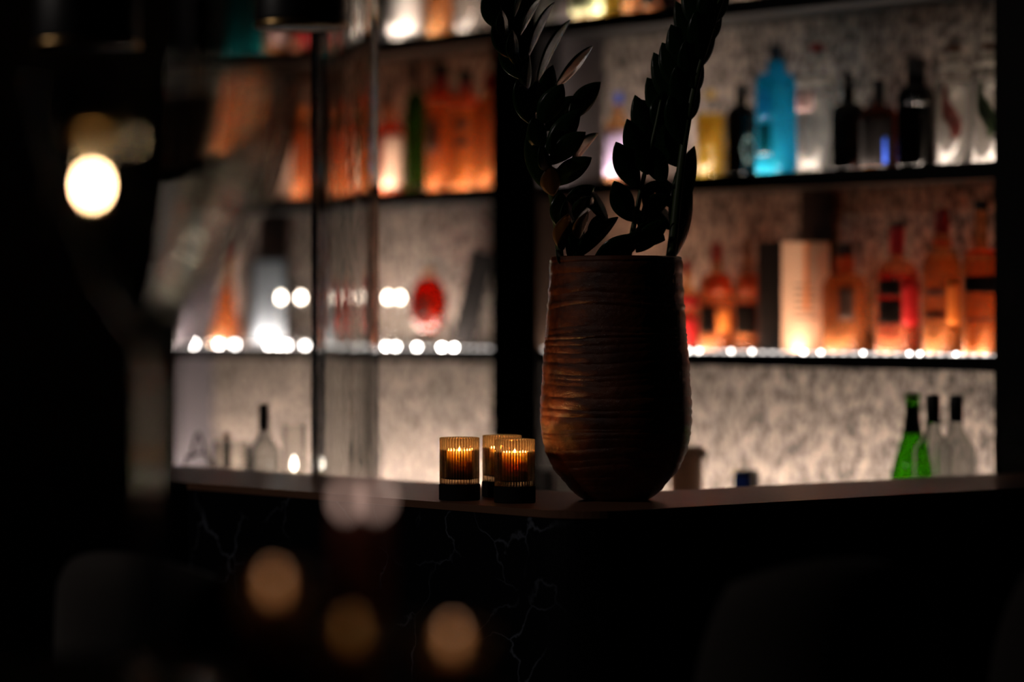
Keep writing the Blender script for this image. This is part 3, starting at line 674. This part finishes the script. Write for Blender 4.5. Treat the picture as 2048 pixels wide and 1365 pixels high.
# ------------------------------------------------------------------ bar counter
OUT_S = None
A_ = on_counter(347, 964); B_ = on_counter(1315, 1018)
def sp(v): return (v.x*CA + v.y*SA, -v.x*SA + v.y*CA)      # world to (s, p)
pL = sp(A_)[1]; sR = sp(B_)[0]
WID = 0.35
r_ = 0.10
def lshape(inset, z0, z1, width, s_far=-5.9, p_far=None):
    """L-shaped prism: one arm along the back wall, one arm going away to the right, outer corner rounded"""
    p0 = pL+inset; s1 = sR-inset if False else sR
    return p0, s1
# left arm lies along s (front edge p = pL); right arm runs along +p (front edge s = sR)
def counter_bm(ins, z0, z1, width):
    pf, sr = pL+ins, sR-ins
    pts = [(-5.9, pf)]
    c = (sr-r_, pf+r_)
    for i in range(13):
        a = -PI/2+PI/2*i/12
        pts.append((c[0]+r_*math.cos(a), c[1]+r_*math.sin(a)))
    pts += [(sr, 4.55), (sr-width, 4.55), (sr-width, pf+width), (-5.9, pf+width)]
    bm = bmesh.new()
    lo = [bm.verts.new((a, b, z0)) for a, b in pts]; hi = [bm.verts.new((a, b, z1)) for a, b in pts]
    bm.faces.new(hi); bm.faces.new(list(reversed(lo)))
    for i in range(len(pts)):
        j = (i+1) % len(pts); bm.faces.new((lo[i], lo[j], hi[j], hi[i]))
    return bm
bar = thing('bar_counter', 'L-shaped bar with brown top and black veined marble front', 'bar counter', (0, 0, 0), ROT)
obj('counter_top', counter_bm(0, COUNTER-0.012, COUNTER, WID), M['counter'], bar)
obj('marble_front', counter_bm(0.002, 0.0, COUNTER-0.0125, 0.05), M['marble'], bar)
obj('work_top', bx(-5.9, sR-WID-0.3, pL+0.08, pL+0.75, 0.89, 0.93), M['blackmat'], bar)
obj('work_base', bx(-5.9, sR-WID-0.3, pL+0.08, pL+0.70, 0.0, 0.8895), M['blackmat'], bar)

# ------------------------------------------------------------------ vase
VC = on_counter(1232, 1000); VD = VC.y; kv = VD/FPX
VP = [(1004, 64), (1001, 70), (996, 78), (985, 91), (972, 100), (958, 114), (940, 127), (925, 135), (905, 143), (880, 149), (850, 151.5), (820, 151.5), (790, 150), (760, 148.5), (720, 146), (680, 142), (640, 139), (600, 136), (560, 134), (535, 133), (523, 132), (519, 130)]
zs = [(1004-y)*kv for y, r in VP]; rs = [r*kv for y, r in VP]
H = zs[-1]
def vr(z):
    for i in range(len(zs)-1):
        if zs[i] <= z <= zs[i+1]:
            t = (z-zs[i])/(zs[i+1]-zs[i]); return rs[i]+(rs[i+1]-rs[i])*t
    return rs[-1]
vase = thing('vase', 'tall dark brown ridged ceramic vase on the bar corner', 'vase', VC+Vector((0, 0, 0.0004)), 0)
nz, na = 330, 200
random.seed(3)
bands = []; z = 0.0
while z < H:
    hgt = random.choice((0.006, 0.009, 0.012, 0.018, 0.026))*random.uniform(0.8, 1.2); bands.append((z, hgt, random.uniform(0.25, 1.0))); z += hgt
def ridge(a, z):
    wob = noise.noise(Vector((math.cos(a)*0.7, math.sin(a)*0.7, z*9)))*0.012 + noise.noise(Vector((math.cos(a)*1.6, math.sin(a)*1.6, z*40)))*0.0015
    q = z+wob; v = 0
    for z0, hgt, am in bands:
        if z0 <= q < z0+hgt:
            u = (q-z0)/hgt; v = am*(math.sin(PI*min(u*0.62+0.38*u*u, 1)))**0.6; break
    f = min(1, z/0.02)*min(1, (H-z)/0.006) if z < H else 0
    fine = noise.noise(Vector((math.cos(a)*20, math.sin(a)*20, z*170)))*0.0007+noise.noise(Vector((math.cos(a)*60, math.sin(a)*60, z*520)))*0.00035
    return (v*0.0024-0.0014+fine)*max(f, 0)
rings = []
for j in range(nz+1):
    z = H*j/nz
    rings.append([Vector(((vr(z)+ridge(2*PI*i/na, z))*math.cos(2*PI*i/na), (vr(z)+ridge(2*PI*i/na, z))*math.sin(2*PI*i/na), z)) for i in range(na)])
for r, z in ((rs[-1]-0.004, H+0.001), (rs[-1]-0.010, H-0.002), (rs[-1]-0.012, H-0.05), (rs[-1]-0.014, H-0.09)):
    rings.append(ring(r, z, na))
obj('vase_body', loft(rings), M['vase'], vase, True)

# ------------------------------------------------------------------ zz plant
plant = thing('zz_plant', 'dark glossy green plant with arching leafy stems growing from the brown vase', 'plant', VC+Vector((0, 0, H-0.089+0.0006)), 0)
PO = plant.location
sm_bm = bmesh.new()
rr = [(0.02+i*0.0) for i in range(1)]
obj('soil', lathe([(rs[-1]-0.0165, 0.0), (rs[-1]-0.0165, 0.038), (0.05, 0.046), (0.004, 0.047)], 40), M['soil'], plant, True)
def pw(px, py, dd=0.0): return world(px, py, VD+dd)-PO
LW = 46.0
def add_leaf(bm, base, tip, wpx, dd0, dd1, flip=1, full=None):
    b = pw(base[0], base[1], dd0); t = pw(tip[0], tip[1], dd1)
    ax = (t-b); ln = ax.length; ax.normalize()
    fullw = (full or max(LW, wpx*1.04))*kv
    c = min(1.0, wpx*kv/fullw); s = math.sqrt(1-c*c)
    view = Vector((0, 1, 0)); side0 = ax.cross(view).normalized(); dep = ax.cross(side0).normalized()
    side = (side0*c+dep*s*flip).normalized(); nor = side.cross(ax).normalized()
    nu, nv = 12, 6; grid = []; uvl = bm.loops.layers.uv.verify()
    curve = random.uniform(-0.06, 0.10)*ln
    for i in range(nu+1):
        u = i/nu
        wd = fullw/2*max(math.sin(PI*u), 0)**0.80 + 0.0006
        row = []
        for j in range(nv+1):
            v = j/nv*2-1
            pnt = b+ax*(ln*u)+side*(wd*v)+nor*(abs(v)*wd*0.22+curve*4*u*(1-u)*0.5)
            row.append(bm.verts.new(pnt))
        grid.append(row)
    for i in range(nu):
        for j in range(nv):
            f = bm.faces.new((grid[i][j], grid[i][j+1], grid[i+1][j+1], grid[i+1][j]))
            for l, (uu, vv) in zip(f.loops, ((j/nv, i/nu), ((j+1)/nv, i/nu), ((j+1)/nv, (i+1)/nu), (j/nv, (i+1)/nu))): l[uvl].uv = (uu, vv)
def frond(path, r0, r1, leaves, brown=(), dbase=0.0, dtip=0.0):
    n = len(path)
    pts = [pw(x, y, dbase+(dtip-dbase)*i/(n-1)) for i, (x, y) in enumerate(path)]
    pp = spline(pts, 6)
    st = obj('stem', tube(pp, [r0+(r1-r0)*i/(len(pp)-1) for i in range(len(pp))], 10), M['stem'], plant, True)
    ymin, ymax = path[-1][1], path[0][1]
    for nm, mt, ls in (('foliage', 'leaf', leaves), ('brown_foliage', 'leafbrown', brown)):
        if not ls: continue
        bm = bmesh.new()
        for (bx_, by_, tx_, ty_, w_, *rest) in ls:
            u = min(1, max(0, (ymax-by_)/(ymax-ymin)))
            d0 = dbase+(dtip-dbase)*u
            off = rest[0] if rest else random.uniform(-0.03, 0.03)
            add_leaf(bm, (bx_, by_), (tx_, ty_), w_, d0+off*0.3, d0+off, 1 if len(rest) < 2 else rest[1])
        o = obj(nm, bm, M[mt], st, True)
        m = o.modifiers.new('thickness', 'SOLIDIFY'); m.thickness = 0.0011
        if nm == 'brown_foliage': o['label'] = 'withered brown leaves'
random.seed(11)
frond([(1120, 560), (1120, 522), (1116, 470), (1109, 420), (1102, 385), (1090, 330), (1074, 285), (1063, 245), (1050, 190), (1033, 130), (1014, 70), (999, 20), (985, -30), (972, -80)], 0.0072, 0.0030,
  [(1101, 388, 1056, 262, 48, -0.03), (1068, 252, 1033, 160, 39, -0.03), (1046, 160, 1002, 76, 41, -0.02), (1034, 118, 984, 50, 39, -0.03), (1006, 62, 967, -14, 41, -0.02), (992, 10, 955, -60, 41, -0.02),
   (1028, 32, 1046, -12, 9, 0.03), (1040, 70, 1082, -4, 13, 0.05), (1055, 117, 1109, 4, 15, 0.05), (1073, 172, 1139, 40, 17, 0.06), (1108, 178, 1185, 92, 20, 0.05),
   (1078, 250, 1126, 168, 46, -0.02), (1082, 236, 1106, 130, 39, 0.02), (1092, 262, 1149, 192, 43, 0.01), (1138, 238, 1201, 164, 41, 0.03), (1092, 310, 1160, 218, 46, -0.01),
   (1098, 330, 1171, 264, 41, -0.02), (1142, 332, 1197, 266, 20, 0.04), (1102, 372, 1183, 315, 41, -0.02), (1098, 340, 1079, 292, 22, -0.05), (1086, 300, 1064, 236, 41, -0.04), (1064, 235, 1075, 160, 34, -0.01), (1050, 190, 1058, 110, 26, 0.01), (1030, 130, 1024, 60, 24, -0.02), (1012, 80, 1002, 20, 24, -0.02)],
  [(1106, 392, 1100, 332, 41, -0.03)], -0.02, -0.03)
frond([(1150, 560), (1150, 522), (1152, 480), (1148, 440), (1146, 405), (1150, 385)], 0.0045, 0.002,
  [(1120, 458, 1121, 383, 38, -0.02), (1128, 416, 1190, 372, 32, 0.0), (1216, 444, 1178, 372, 28, 0.02), (1150, 520, 1236, 434, 32, -0.02), (1186, 524, 1276, 470, 34, -0.03), (1138, 520, 1166, 446, 28, 0.0), (1150, 470, 1130, 400, 34, -0.03), (1165, 510, 1150, 440, 34, -0.02), (1150, 440, 1184, 392, 32, -0.03), (1175, 480, 1215, 430, 30, 0.02), (1128, 520, 1112, 500, 14, -0.02)],
  [(1124, 502, 1136, 428, 36, -0.04), (1158, 478, 1174, 424, 24, -0.04)], -0.03, -0.04)
frond([(1254, 560), (1256, 522), (1264, 470), (1274, 420), (1284, 370), (1298, 310), (1312, 250), (1322, 200)], 0.0060, 0.0025,
  [(1278, 378, 1232, 284, 48, -0.03), (1264, 444, 1228, 362, 48, -0.03), (1296, 350, 1254, 238, 50, -0.02), (1330, 368, 1298, 288, 46, 0.0), (1305, 300, 1270, 190, 46, 0.0), (1282, 432, 1342, 392, 38, 0.01), (1286, 412, 1322, 362, 34, 0.02), (1272, 505, 1336, 440, 40, 0.0), (1266, 480, 1312, 452, 30, 0.01), (1240, 522, 1282, 462, 34, -0.02), (1290, 480, 1330, 480, 30, 0.02), (1312, 260, 1330, 180, 40, 0.01), (1310, 470, 1280, 420, 34, 0.02)],
  (), 0.0, 0.0)
frond([(1336, 560), (1340, 522), (1348, 460), (1354, 400), (1361, 340), (1369, 280), (1381, 210), (1397, 140), (1415, 80), (1435, 20), (1450, -25), (1464, -80)], 0.0088, 0.0040,
  [(1362, 335, 1306, 250, 46, 0.01), (1363, 302, 1281, 199, 62, 0.02), (1368, 265, 1294, 155, 62, 0.02), (1376, 228, 1307, 105, 62, 0.02), (1383, 192, 1324, 85, 62, 0.01), (1393, 152, 1342, 49, 62, 0.01), (1406, 112, 1352, 2, 48, 0.02), (1416, 76, 1368, -34, 48, 0.02), (1432, 36, 1388, -70, 46, 0.02), (1365, 290, 1340, 190, 44, -0.02), (1376, 240, 1352, 130, 44, -0.02), (1390, 180, 1370, 80, 44, -0.02), (1402, 120, 1392, 20, 44, -0.02), (1420, 70, 1412, -30, 44, -0.02),
   (1371, 246, 1398, 168, 36, 0.03), (1380, 194, 1405, 120, 36, 0.03), (1393, 138, 1431, 60, 38, 0.03), (1410, 88, 1442, 16, 38, 0.03), (1424, 48, 1458, -26, 38, 0.03),
   (1351, 440, 1389, 292, 44, 0.03), (1350, 515, 1384, 378, 34, 0.03), (1348, 470, 1378, 330, 36, 0.02), (1352, 420, 1318, 350, 40, 0.02), (1348, 460, 1300, 400, 38, 0.03)],
  (), 0.01, 0.02)

# ------------------------------------------------------------------ candles on the bar
def ribbed(r, z, ribs=42, amp=0.0016, n=504):
    return [Vector(((r+amp*abs(math.cos(ribs*PI*i/n)))*math.cos(2*PI*i/n), (r+amp*abs(math.cos(ribs*PI*i/n)))*math.sin(2*PI*i/n), z)) for i in range(n)]
def candle(px, py, label):
    P = on_counter(px, py)
    t = thing('candle_holder', label, 'candle', P+Vector((0, 0, 0.0004)), 0, 'ribbed glass candle holders on the bar corner')
    obj('base', lathe([(0.0335, 0), (0.0345, 0.001), (0.0345, 0.0255), (0.0338, 0.0265)], 48), M['blackmat'], t, False)
    n = 504
    rg = [ribbed(0.0316, 0.0270), ribbed(0.0318, 0.029), ribbed(0.0318, 0.1035), ribbed(0.0312, 0.1045, amp=0.0006), ring(0.0296, 0.1042, n), ring(0.0292, 0.100, n), ring(0.0292, 0.036, n), ring(0.022, 0.0345, n)]
    obj('ribbed_glass', loft(rg), M['cglass'], t, False)
    wx = obj('wax', lathe([(0.0208, 0.0365), (0.0215, 0.038), (0.0215, 0.0825), (0.0207, 0.0832), (0.0196, 0.0826), (0.0150, 0.0775), (0.004, 0.0765), (0.001, 0.0764)], 40), M['wax'], t, True)
    obj('wick', lathe([(0.0007, 0.0755), (0.0006, 0.0788)], 8), M['ink'], wx)
    obj('flame', lathe([(0.0006, 0.0782), (0.0024, 0.0800), (0.0028, 0.0815), (0.0016, 0.0840), (0.0003, 0.0862)], 12), M['flame'], wx, True)
    return t
candle(919, 1000.5, 'ribbed amber glass candle holder, leftmost of three on the bar corner')
candle(1029.5, 1005.5, 'ribbed amber glass candle holder in front, closest to the brown vase')
candle(1004, 994, 'ribbed amber glass candle holder half hidden behind the front one')

# ------------------------------------------------------------------ things behind the counter
# tall rippled glass column on the work top
gd = 5.78
gp = world(690, 900, gd); gp.z = 0.9304
rad = 68*gd/FPX; hg = EYE+(HY+70)*gd/FPX-gp.z
t = thing('glass_column', 'tall clear rippled glass cylinder standing behind the left arm of the bar', 'glass vase', gp, 0)
outer, inner = [], []
for i in range(60):
    z = hg*i/59
    outer.append((rad, z)) 
    if i >= 1: inner.append((rad-0.010, z+0.012 if i == 1 else z))
obj('cylinder', shell(outer, inner, 96), M['ripple'], t, True)
# ice bucket
pc = W(s_at(1372, 4.40), 4.40, Z_S3+0.0005); k = pc.y/FPX
t = thing('ice_bucket', 'beige bucket with lid and side knob behind the right of the vase', 'bucket', pc, ROT)
h = EYE+(HY-893)*k-Z_S3; r = 34*k
obj('bucket_body', lathe([(r*0.93, 0), (r*0.95, 0.004), (r, h-0.030), (r*1.0, h-0.022)], 40), M['beige'], t, True)
obj('lid', lathe([(r*1.12, h-0.0215), (r*1.15, h-0.018), (r*1.15, h-0.006), (r*1.05, h), (r*0.1, h+0.002)], 40), M['beige'], t, True)
kb = tube([(r*1.0, 0, h-0.016), (r*1.45, 0, h-0.016), (r*1.50, 0, h-0.016), (r*1.65, 0, h-0.016)], [0.004, 0.004, 0.009, 0.008], 12)
obj('knob', kb, M['blackcap'], t, True)
pc = W(s_at(1493, 4.40), 4.40, Z_S3+0.0005); k = pc.y/FPX; h = EYE+(HY-941)*k-Z_S3
t = thing('card_reader', 'small navy black box on the back counter, right of the beige bucket', 'card reader', pc, ROT+0.2)
obj('casing', bx(-0.022, 0.022, -0.020, 0.020, 0, h, bev=0.004), M['navy'], t)
obj('screen', bx(-0.017, 0.017, -0.0212, -0.0198, h*0.55, h-0.012), M['blue_label'], t)
# low clutter between candles and vase
pc = W(s_at(1090, 4.30), 4.30, Z_S3+0.0005); h = EYE+(HY-938)*pc.y/FPX-Z_S3
t = thing('paper_stack', 'white paper stack seen between candles and vase behind the bar', 'paper', W(s_at(1118, 4.30), 4.30, Z_S3+0.0005), ROT)
obj('sheets', bx(-0.03, 0.03, -0.04, 0.04, 0, h, bev=0.001), M['white_label'], t)
t = thing('bar_spoon', 'steel bar spoon leaning just right of the candle holders', 'spoon', W(s_at(1082, 4.22), 4.22, Z_S3+0.0005), ROT)
obj('shaft', tube([(0.006, 0, 0.005), (-0.004, 0, h)], 0.004, 8), M['steel'], t, True)
obj('bowl', lathe([(0.003, 0.0), (0.009, 0.006), (0.004, 0.02)], 16), M['steel'], t, True)
# things at the left end of the work top
zb = WT+0.0005
pc = W(s_at(396, PW), PW, zb); k = pc.y/FPX
t = thing('wire_stand', 'bent dark wire stand at the far left end of the bar', 'stand', pc, 0)
h = EYE+(HY-872)*k-WT
obj('wire', tube(spline([(-0.032, 0, 0.004), (-0.030, 0, h*0.70), (-0.012, 0, h*0.80), (0.018, 0, h*0.82), (0.029, 0, h*0.62), (0.034, 0, 0.004)], 6), 0.0042, 8), M['chairmetal'], t, True)
obj('loop', tube(spline([(-0.018, 0.01, h*0.76), (-0.004, 0.01, h*0.99), (0.004, 0.01, h*0.99), (0.026, 0.01, h*0.70)], 6), 0.0036, 8), M['chairmetal'], t, True)
obj('foot', bx(-0.04, 0.04, -0.02, 0.02, 0, 0.004), M['chairmetal'], t)
pc = W(s_at(462, PW+0.03), PW+0.03, zb); k = pc.y/FPX; h = EYE+(HY-884)*k-WT; r = 36*k
t = thing('mixing_glass', 'wide clear mixing glass left of the wine bottle with black capsule', 'glass', pc, ROT)
obj('glass', shell([(r*0.9, 0), (r*0.95, 0.003), (r, h)], [(r*0.86, 0.010), (r*0.92, h-0.0005)], 40), M['clear'], t, True)
t = thing('muddler', 'dark wooden muddler standing in the wide mixing glass', 'muddler', W(s_at(454, PW+0.03), PW+0.03, zb+0.0105), ROT)
h2 = EYE+(HY-866)*k-WT-0.011
obj('shaft', lathe([(0.006, 0.0), (0.007, 0.02), (0.0075, h2*0.7), (0.010, h2*0.86), (0.006, h2*0.93)], 16), M['blackcap'], t, True)
obj('head', lathe([(0.006, h2*0.935), (0.008, h2*0.96), (0.004, h2)], 16), M['woodcap'], t, True)
pc = W(s_at(588, PW), PW, zb); k = pc.y/FPX; h = EYE+(HY-850)*k-WT; r = 23*k
t = thing('hurricane_glass', 'clear cylinder glass with a white light inside, right of the black-capsule bottle', 'candle holder', pc, ROT)
obj('glass', shell([(r*0.96, 0), (r, 0.003), (r, h)], [(r*0.92, 0.006), (r*0.94, h-0.0005)], 36), M['thin'], t, True)
zt = EYE+(HY-936)*k-WT
obj('candle', lathe([(0.012, 0.0065), (0.012, zt-0.008), (0.001, zt-0.0075)], 20), M['wax'], t, True)
obj('light', lathe([(0.001, zt-0.007), (0.006, zt), (0.006, zt+0.010), (0.001, zt+0.024)], 14), M['glow2'], t, True)
# dark beer tap
zb = Z_S3+0.0005
pc = W(s_at(748, 4.42), 4.42, zb); k = pc.y/FPX; h = EYE+(HY-884)*k-Z_S3
t = thing('tap_tower', 'dark tap with a hooked head behind the glass column', 'tap', pc, ROT)
obj('column', lathe([(0.022, 0), (0.022, 0.01), (0.014, 0.02), (0.014, h)], 24), M['blackcap'], t, True)
obj('spout', tube(spline([(0.0, 0, h-0.012), (-0.02, -0.0, h-0.008), (-0.034, 0, h-0.02), (-0.036, 0, h-0.05)], 6), 0.010, 10), M['blackcap'], t, True)

# ------------------------------------------------------------------ bar chairs in front of the counter
def bar_chair(loc, rz, label, zt):
    t = thing('bar_chair', label, 'bar chair', loc, rz, 'upholstered chairs pulled up to the bar')
    # curved padded back: superelliptic outline bent round the sitter
    def pad(thick, z0, zt, wdt, bend):
        nu, nv = 28, 16; bm = bmesh.new(); g = {}
        for side in (0, 1):
            for i in range(nu+1):
                for j in range(nv+1):
                    u = i/nu*2-1; v = j/nv*2-1
                    # squircle mapping of the square to a rounded outline
                    uu = u*math.sqrt(1-0.40*v*v); vv = v*math.sqrt(1-0.30*u*u) if v > 0 else v
                    x = uu*wdt; z = (z0+zt)/2+vv*(zt-z0)/2
                    e = max(abs(u), abs(v)); th = thick*(1-e**8*0.92)
                    y = -bend*(uu*uu)+(th/2 if side else -th/2)
                    g[side, i, j] = bm.verts.new((x, y, z))
        for side in (0, 1):
            for i in range(nu):
                for j in range(nv): bm.faces.new((g[side, i, j], g[side, i+1, j], g[side, i+1, j+1], g[side, i, j+1]))
        for i in range(nu):
            for j in (0, nv): bm.faces.new((g[0, i, j], g[0, i+1, j], g[1, i+1, j], g[1, i, j]))
        for j in range(nv):
            for i in (0, nu): bm.faces.new((g[0, i, j], g[0, i, j+1], g[1, i, j+1], g[1, i, j]))
        return bm
    obj('backrest', pad(0.05, 0.66, zt, 0.175, -0.10), M['chair'], t, True)
    sb = bmesh.new(); box(sb, -0.165, 0.165, 0.0, 0.36, 0.64, 0.72, bev=0.03)
    obj('seat', sb, M['chair'], t, True)
    for sx, sy in ((-1, 0.03), (1, 0.03), (-1, 0.33), (1, 0.33)):
        obj('leg', tube([(sx*0.13, sy, 0.645), (sx*0.16, sy+(0.03 if sy > 0.2 else -0.03), 0.0)], 0.012, 10), M['chairmetal'], t, True)
    obj('footrest', tube([(-0.152, 0.348, 0.25), (0.152, 0.348, 0.25)], 0.009, 10), M['chairmetal'], t, True)
    return t
d1 = 3.95
def chair_at(px, ytop, d, rz, label):
    v = world(px, ytop, d); bar_chair(Vector((v.x, v.y, 0.0003)), rz, label, v.z)
chair_at(1690, 1118, 3.75, 0.16, 'dark upholstered bar chair, wide back in the lower right of the picture')
chair_at(2280, 1096, 3.85, 0.10, 'dark upholstered bar chair cut off by the right edge of the picture')
chair_at(225, 1105, 4.0, -0.55, 'dark upholstered bar chair in front of the black pillar at lower left')

# ------------------------------------------------------------------ pendant lamps
def pendant(px, ybot, d, label, r=0.064):
    v = world(px, ybot, d); top = 2.85
    t = thing('pendant_lamp', label, 'pendant lamp', Vector((v.x, v.y, top-0.0004)), 0, 'dark cylinder pendant lamps')
    zb_ = v.z-top
    hs = 0.26
    obj('shade', shell([(r, zb_), (r, zb_+0.01), (r, zb_+hs), (0.012, zb_+hs+0.004)], [(r-0.003, zb_+0.0005), (r-0.003, zb_+hs-0.003), (0.010, zb_+hs-0.002)], 48), M['black'], t, True)
    ln = obj('lining', shell([(r-0.0034, zb_+0.0010), (r-0.0034, zb_+0.10)], [(r-0.0052, zb_+0.0012), (r-0.0052, zb_+0.0998)], 48), M['brass'], t, True)
    obj('rim', lathe([(r+0.0004, zb_-0.001), (r+0.0012, zb_), (r+0.0012, zb_+0.004), (r+0.0004, zb_+0.005)], 48, cap0=False, cap1=False), M['brass'], t, True)
    obj('bulb', lathe([(0.001, zb_+0.09), (0.014, zb_+0.10), (0.018, zb_+0.12), (0.010, zb_+0.15), (0.009, zb_+0.18)], 20), M['pbulb'], t, True)
    obj('cord', tube([(0, 0, zb_+hs+0.003), (0, 0, -0.012)], 0.003, 8), M['cord'], t, True)
    obj('canopy', lathe([(0.05, -0.022), (0.052, -0.02), (0.052, 0.0)], 32), M['black'], t, True)
M['pbulb'] = emit('dim_warm_bulb', (1.0, 0.66, 0.36), 14)
pendant(601, 53, 4.2, 'dark cylinder pendant lamp hanging in front of the teal bottle')
pendant(175, 93, 3.7, 'dark cylinder pendant lamp at the upper left above the glowing bulb')
v = world(185, 370, 2.40)
t = thing('bulb_pendant', 'bare glowing bulb on a brass socket hanging at the left', 'pendant lamp', Vector((v.x, v.y, 2.8496)), 0)
z0 = v.z-2.85
obj('cord', tube([(0, 0, -0.012), (0, 0, z0+0.082)], 0.002, 8), M['cord'], t, True)
obj('canopy', lathe([(0.04, -0.02), (0.042, -0.018), (0.042, 0.0)], 32), M['black'], t, True)
obj('socket', lathe([(0.013, z0+0.038), (0.018, z0+0.040), (0.018, z0+0.062), (0.010, z0+0.070), (0.004, z0+0.083)], 28), M['brass'], t, True)
gb = obj('bulb_glass', lathe([(0.004, z0-0.032), (0.018, z0-0.024), (0.026, z0-0.006), (0.025, z0+0.008), (0.016, z0+0.028), (0.012, z0+0.037)], 32), M['thin'], t, True)
obj('filament', lathe([(0.001, z0-0.009), (0.004, z0-0.006), (0.0052, z0), (0.004, z0+0.006), (0.001, z0+0.009)], 16), M['bulb'], gb, True)

# ------------------------------------------------------------------ high table close to the camera with its glass
TZ = 1.08
tb = thing('high_table', 'dark round high table close to the viewer at lower left', 'table', (-0.42, 2.45, 0.0003), 0)
obj('tabletop', lathe([(0.44, TZ-0.03), (0.45, TZ-0.026), (0.45, TZ-0.004), (0.446, TZ)], 64), M['blackmat'], tb, False)
obj('pedestal', lathe([(0.035, 0.02), (0.03, 0.06), (0.03, TZ-0.031)], 24), M['chairmetal'], tb, True)
obj('foot', lathe([(0.25, 0.0), (0.25, 0.012), (0.04, 0.019)], 40), M['chairmetal'], tb, True)
kd = 2.6/FPX
zz = lambda y: EYE+(HY-y)*kd-TZ
vv = world(307, 600, 2.6)
t = thing('flared_glass_vase', 'big flared clear glass vase on a stem, blurred at the left', 'glass vase', Vector((vv.x, vv.y, TZ+0.0005)), 0)
out = [(0.055, 0.0), (0.055, 0.004), (0.025, 0.012), (0.0145, 0.04), (0.0145, zz(850)), (0.0165, zz(720)), (0.040, zz(600)), (0.075, zz(480)), (0.100, zz(330)), (0.111, zz(200)), (0.112, zz(150))]
inn = [(0.004, zz(690)), (0.030, zz(596)), (0.066, zz(478)), (0.092, zz(330)), (0.104, zz(200)), (0.106, zz(151))]
outs = spline([(r, z, 0) for r, z in out], 4); inns = spline([(r, z, 0) for r, z in inn], 4)
obj('glass', shell([(max(p.x, 0.004), max(p.y, 0)) for p in outs], [(max(p.x, 0.002), p.y) for p in inns], 64), M['vaseglass'], t, True)
M['tflame'] = emit('small_flame', (1.0, 0.55, 0.32), 4.0)
def votive(px, py, d, label, r=0.026, strength='tflame'):
    v = world(px, py, d); zf = v.z-TZ
    t = thing('votive_candle', label, 'candle', Vector((v.x, v.y, TZ+0.0005)), 0, 'small candles on the near table')
    obj('glass', shell([(r*0.9, 0), (r, 0.003), (r*1.06, zf+0.012)], [(r*0.9, 0.006), (r*0.98, zf+0.0118)], 32), M['cglass'], t, True)
    obj('wax', lathe([(r*0.8, 0.0065), (r*0.8, zf-0.012), (0.001, zf-0.013)], 24), M['wax'], t, True)
    obj('flame', lathe([(0.0006, zf-0.010), (0.0042, zf-0.005), (0.0046, zf), (0.0026, zf+0.006), (0.0004, zf+0.012)], 12), M[strength], t, True)
votive(548, 1172, 2.30, 'small lit candle glass, highest of the row on the near table')
M['flame2'] = emit('low_flame', (1.0, 0.50, 0.18), 1.1)
M['flame3'] = emit('rosy_flame', (1.0, 0.62, 0.50), 1.0)
votive(702, 1266, 2.30, 'dim lit candle glass, middle of the row on the near table', strength='flame2')
votive(905, 1281, 2.34, 'small lit candle glass at the right end of the near table')
def taper(px, py, d, label):
    v = world(px, py, d); zf = v.z-TZ
    t = thing('taper_candle', label, 'candle', Vector((v.x, v.y, TZ+0.0005)), 0, 'rosy taper candles on the near table')
    obj('holder', lathe([(0.022, 0), (0.022, 0.004), (0.008, 0.010), (0.010, 0.030)], 28), M['brass'], t, True)
    obj('wax', lathe([(0.0075, 0.0305), (0.007, zf-0.012), (0.001, zf-0.011)], 20), M['tapered'], t, True)
    obj('flame', lathe([(0.0006, zf-0.010), (0.005, zf-0.004), (0.0055, zf), (0.003, zf+0.007), (0.0004, zf+0.014)], 12), M['flame3'], t, True)
taper(693, 1003, 2.46, 'rosy taper candle, left of the close pair on the near table')
taper(752, 1000, 2.40, 'rosy taper candle, right of the close pair on the near table')

# ------------------------------------------------------------------ lights of the room
w = bpy.data.worlds.new('night'); scn.world = w; w.use_nodes = True
w.node_tree.nodes['Background'].inputs[0].default_value = (0.5, 0.6, 1.0, 1); w.node_tree.nodes['Background'].inputs[1].default_value = 0.0006
def downlight(loc, power, col, aim, size=0.06):
    t = thing('ceiling_spotlight', 'small recessed ceiling spotlight', 'spotlight', loc, 0, 'ceiling spotlights')
    obj('rim', lathe([(0.055, -0.006), (0.055, 0.0)], 32), M['black'], t, True)
    l = bpy.data.lights.new('lamp', 'SPOT'); l.energy = power; l.color = col; l.spot_size = 1.2; l.spot_blend = 0.6; l.shadow_soft_size = size
    o = bpy.data.objects.new('lamp', l); COL.objects.link(o); o.parent = t; o.location = (0, 0, -0.02)
    o.rotation_euler = (aim-loc).to_track_quat('-Z', 'Y').to_euler()
    return t
downlight(Vector((-2.5, 3.7, 2.8496)), 26.0, (1.0, 0.88, 0.80), Vector((0.25, 5.0, 1.3)))

# ------------------------------------------------------------------ camera
cd = bpy.data.cameras.new('camera'); cam = bpy.data.objects.new('camera', cd); COL.objects.link(cam)
cd.sensor_width = 36; cd.lens = 105.0; cd.shift_y = -(682.5-HY)/2048
cam.location = (0, 0, EYE); cam.rotation_euler = (PI/2, 0, 0)
cd.dof.use_dof = True; cd.dof.focus_distance = 4.93; cd.dof.aperture_fstop = 1.4
cd.clip_start = 0.05
scn.camera = cam
scn.view_settings.view_transform = 'Standard'; scn.view_settings.look = 'None'
scn.view_settings.exposure = 0.0; scn.view_settings.gamma = 1.0
scn.cycles.transparent_max_bounces = 40; scn.cycles.max_bounces = 16; scn.cycles.transmission_bounces = 12
scn.cycles.sample_clamp_indirect = 6
for o in list(bpy.data.objects):
    if '_R' in o: del o['_R']
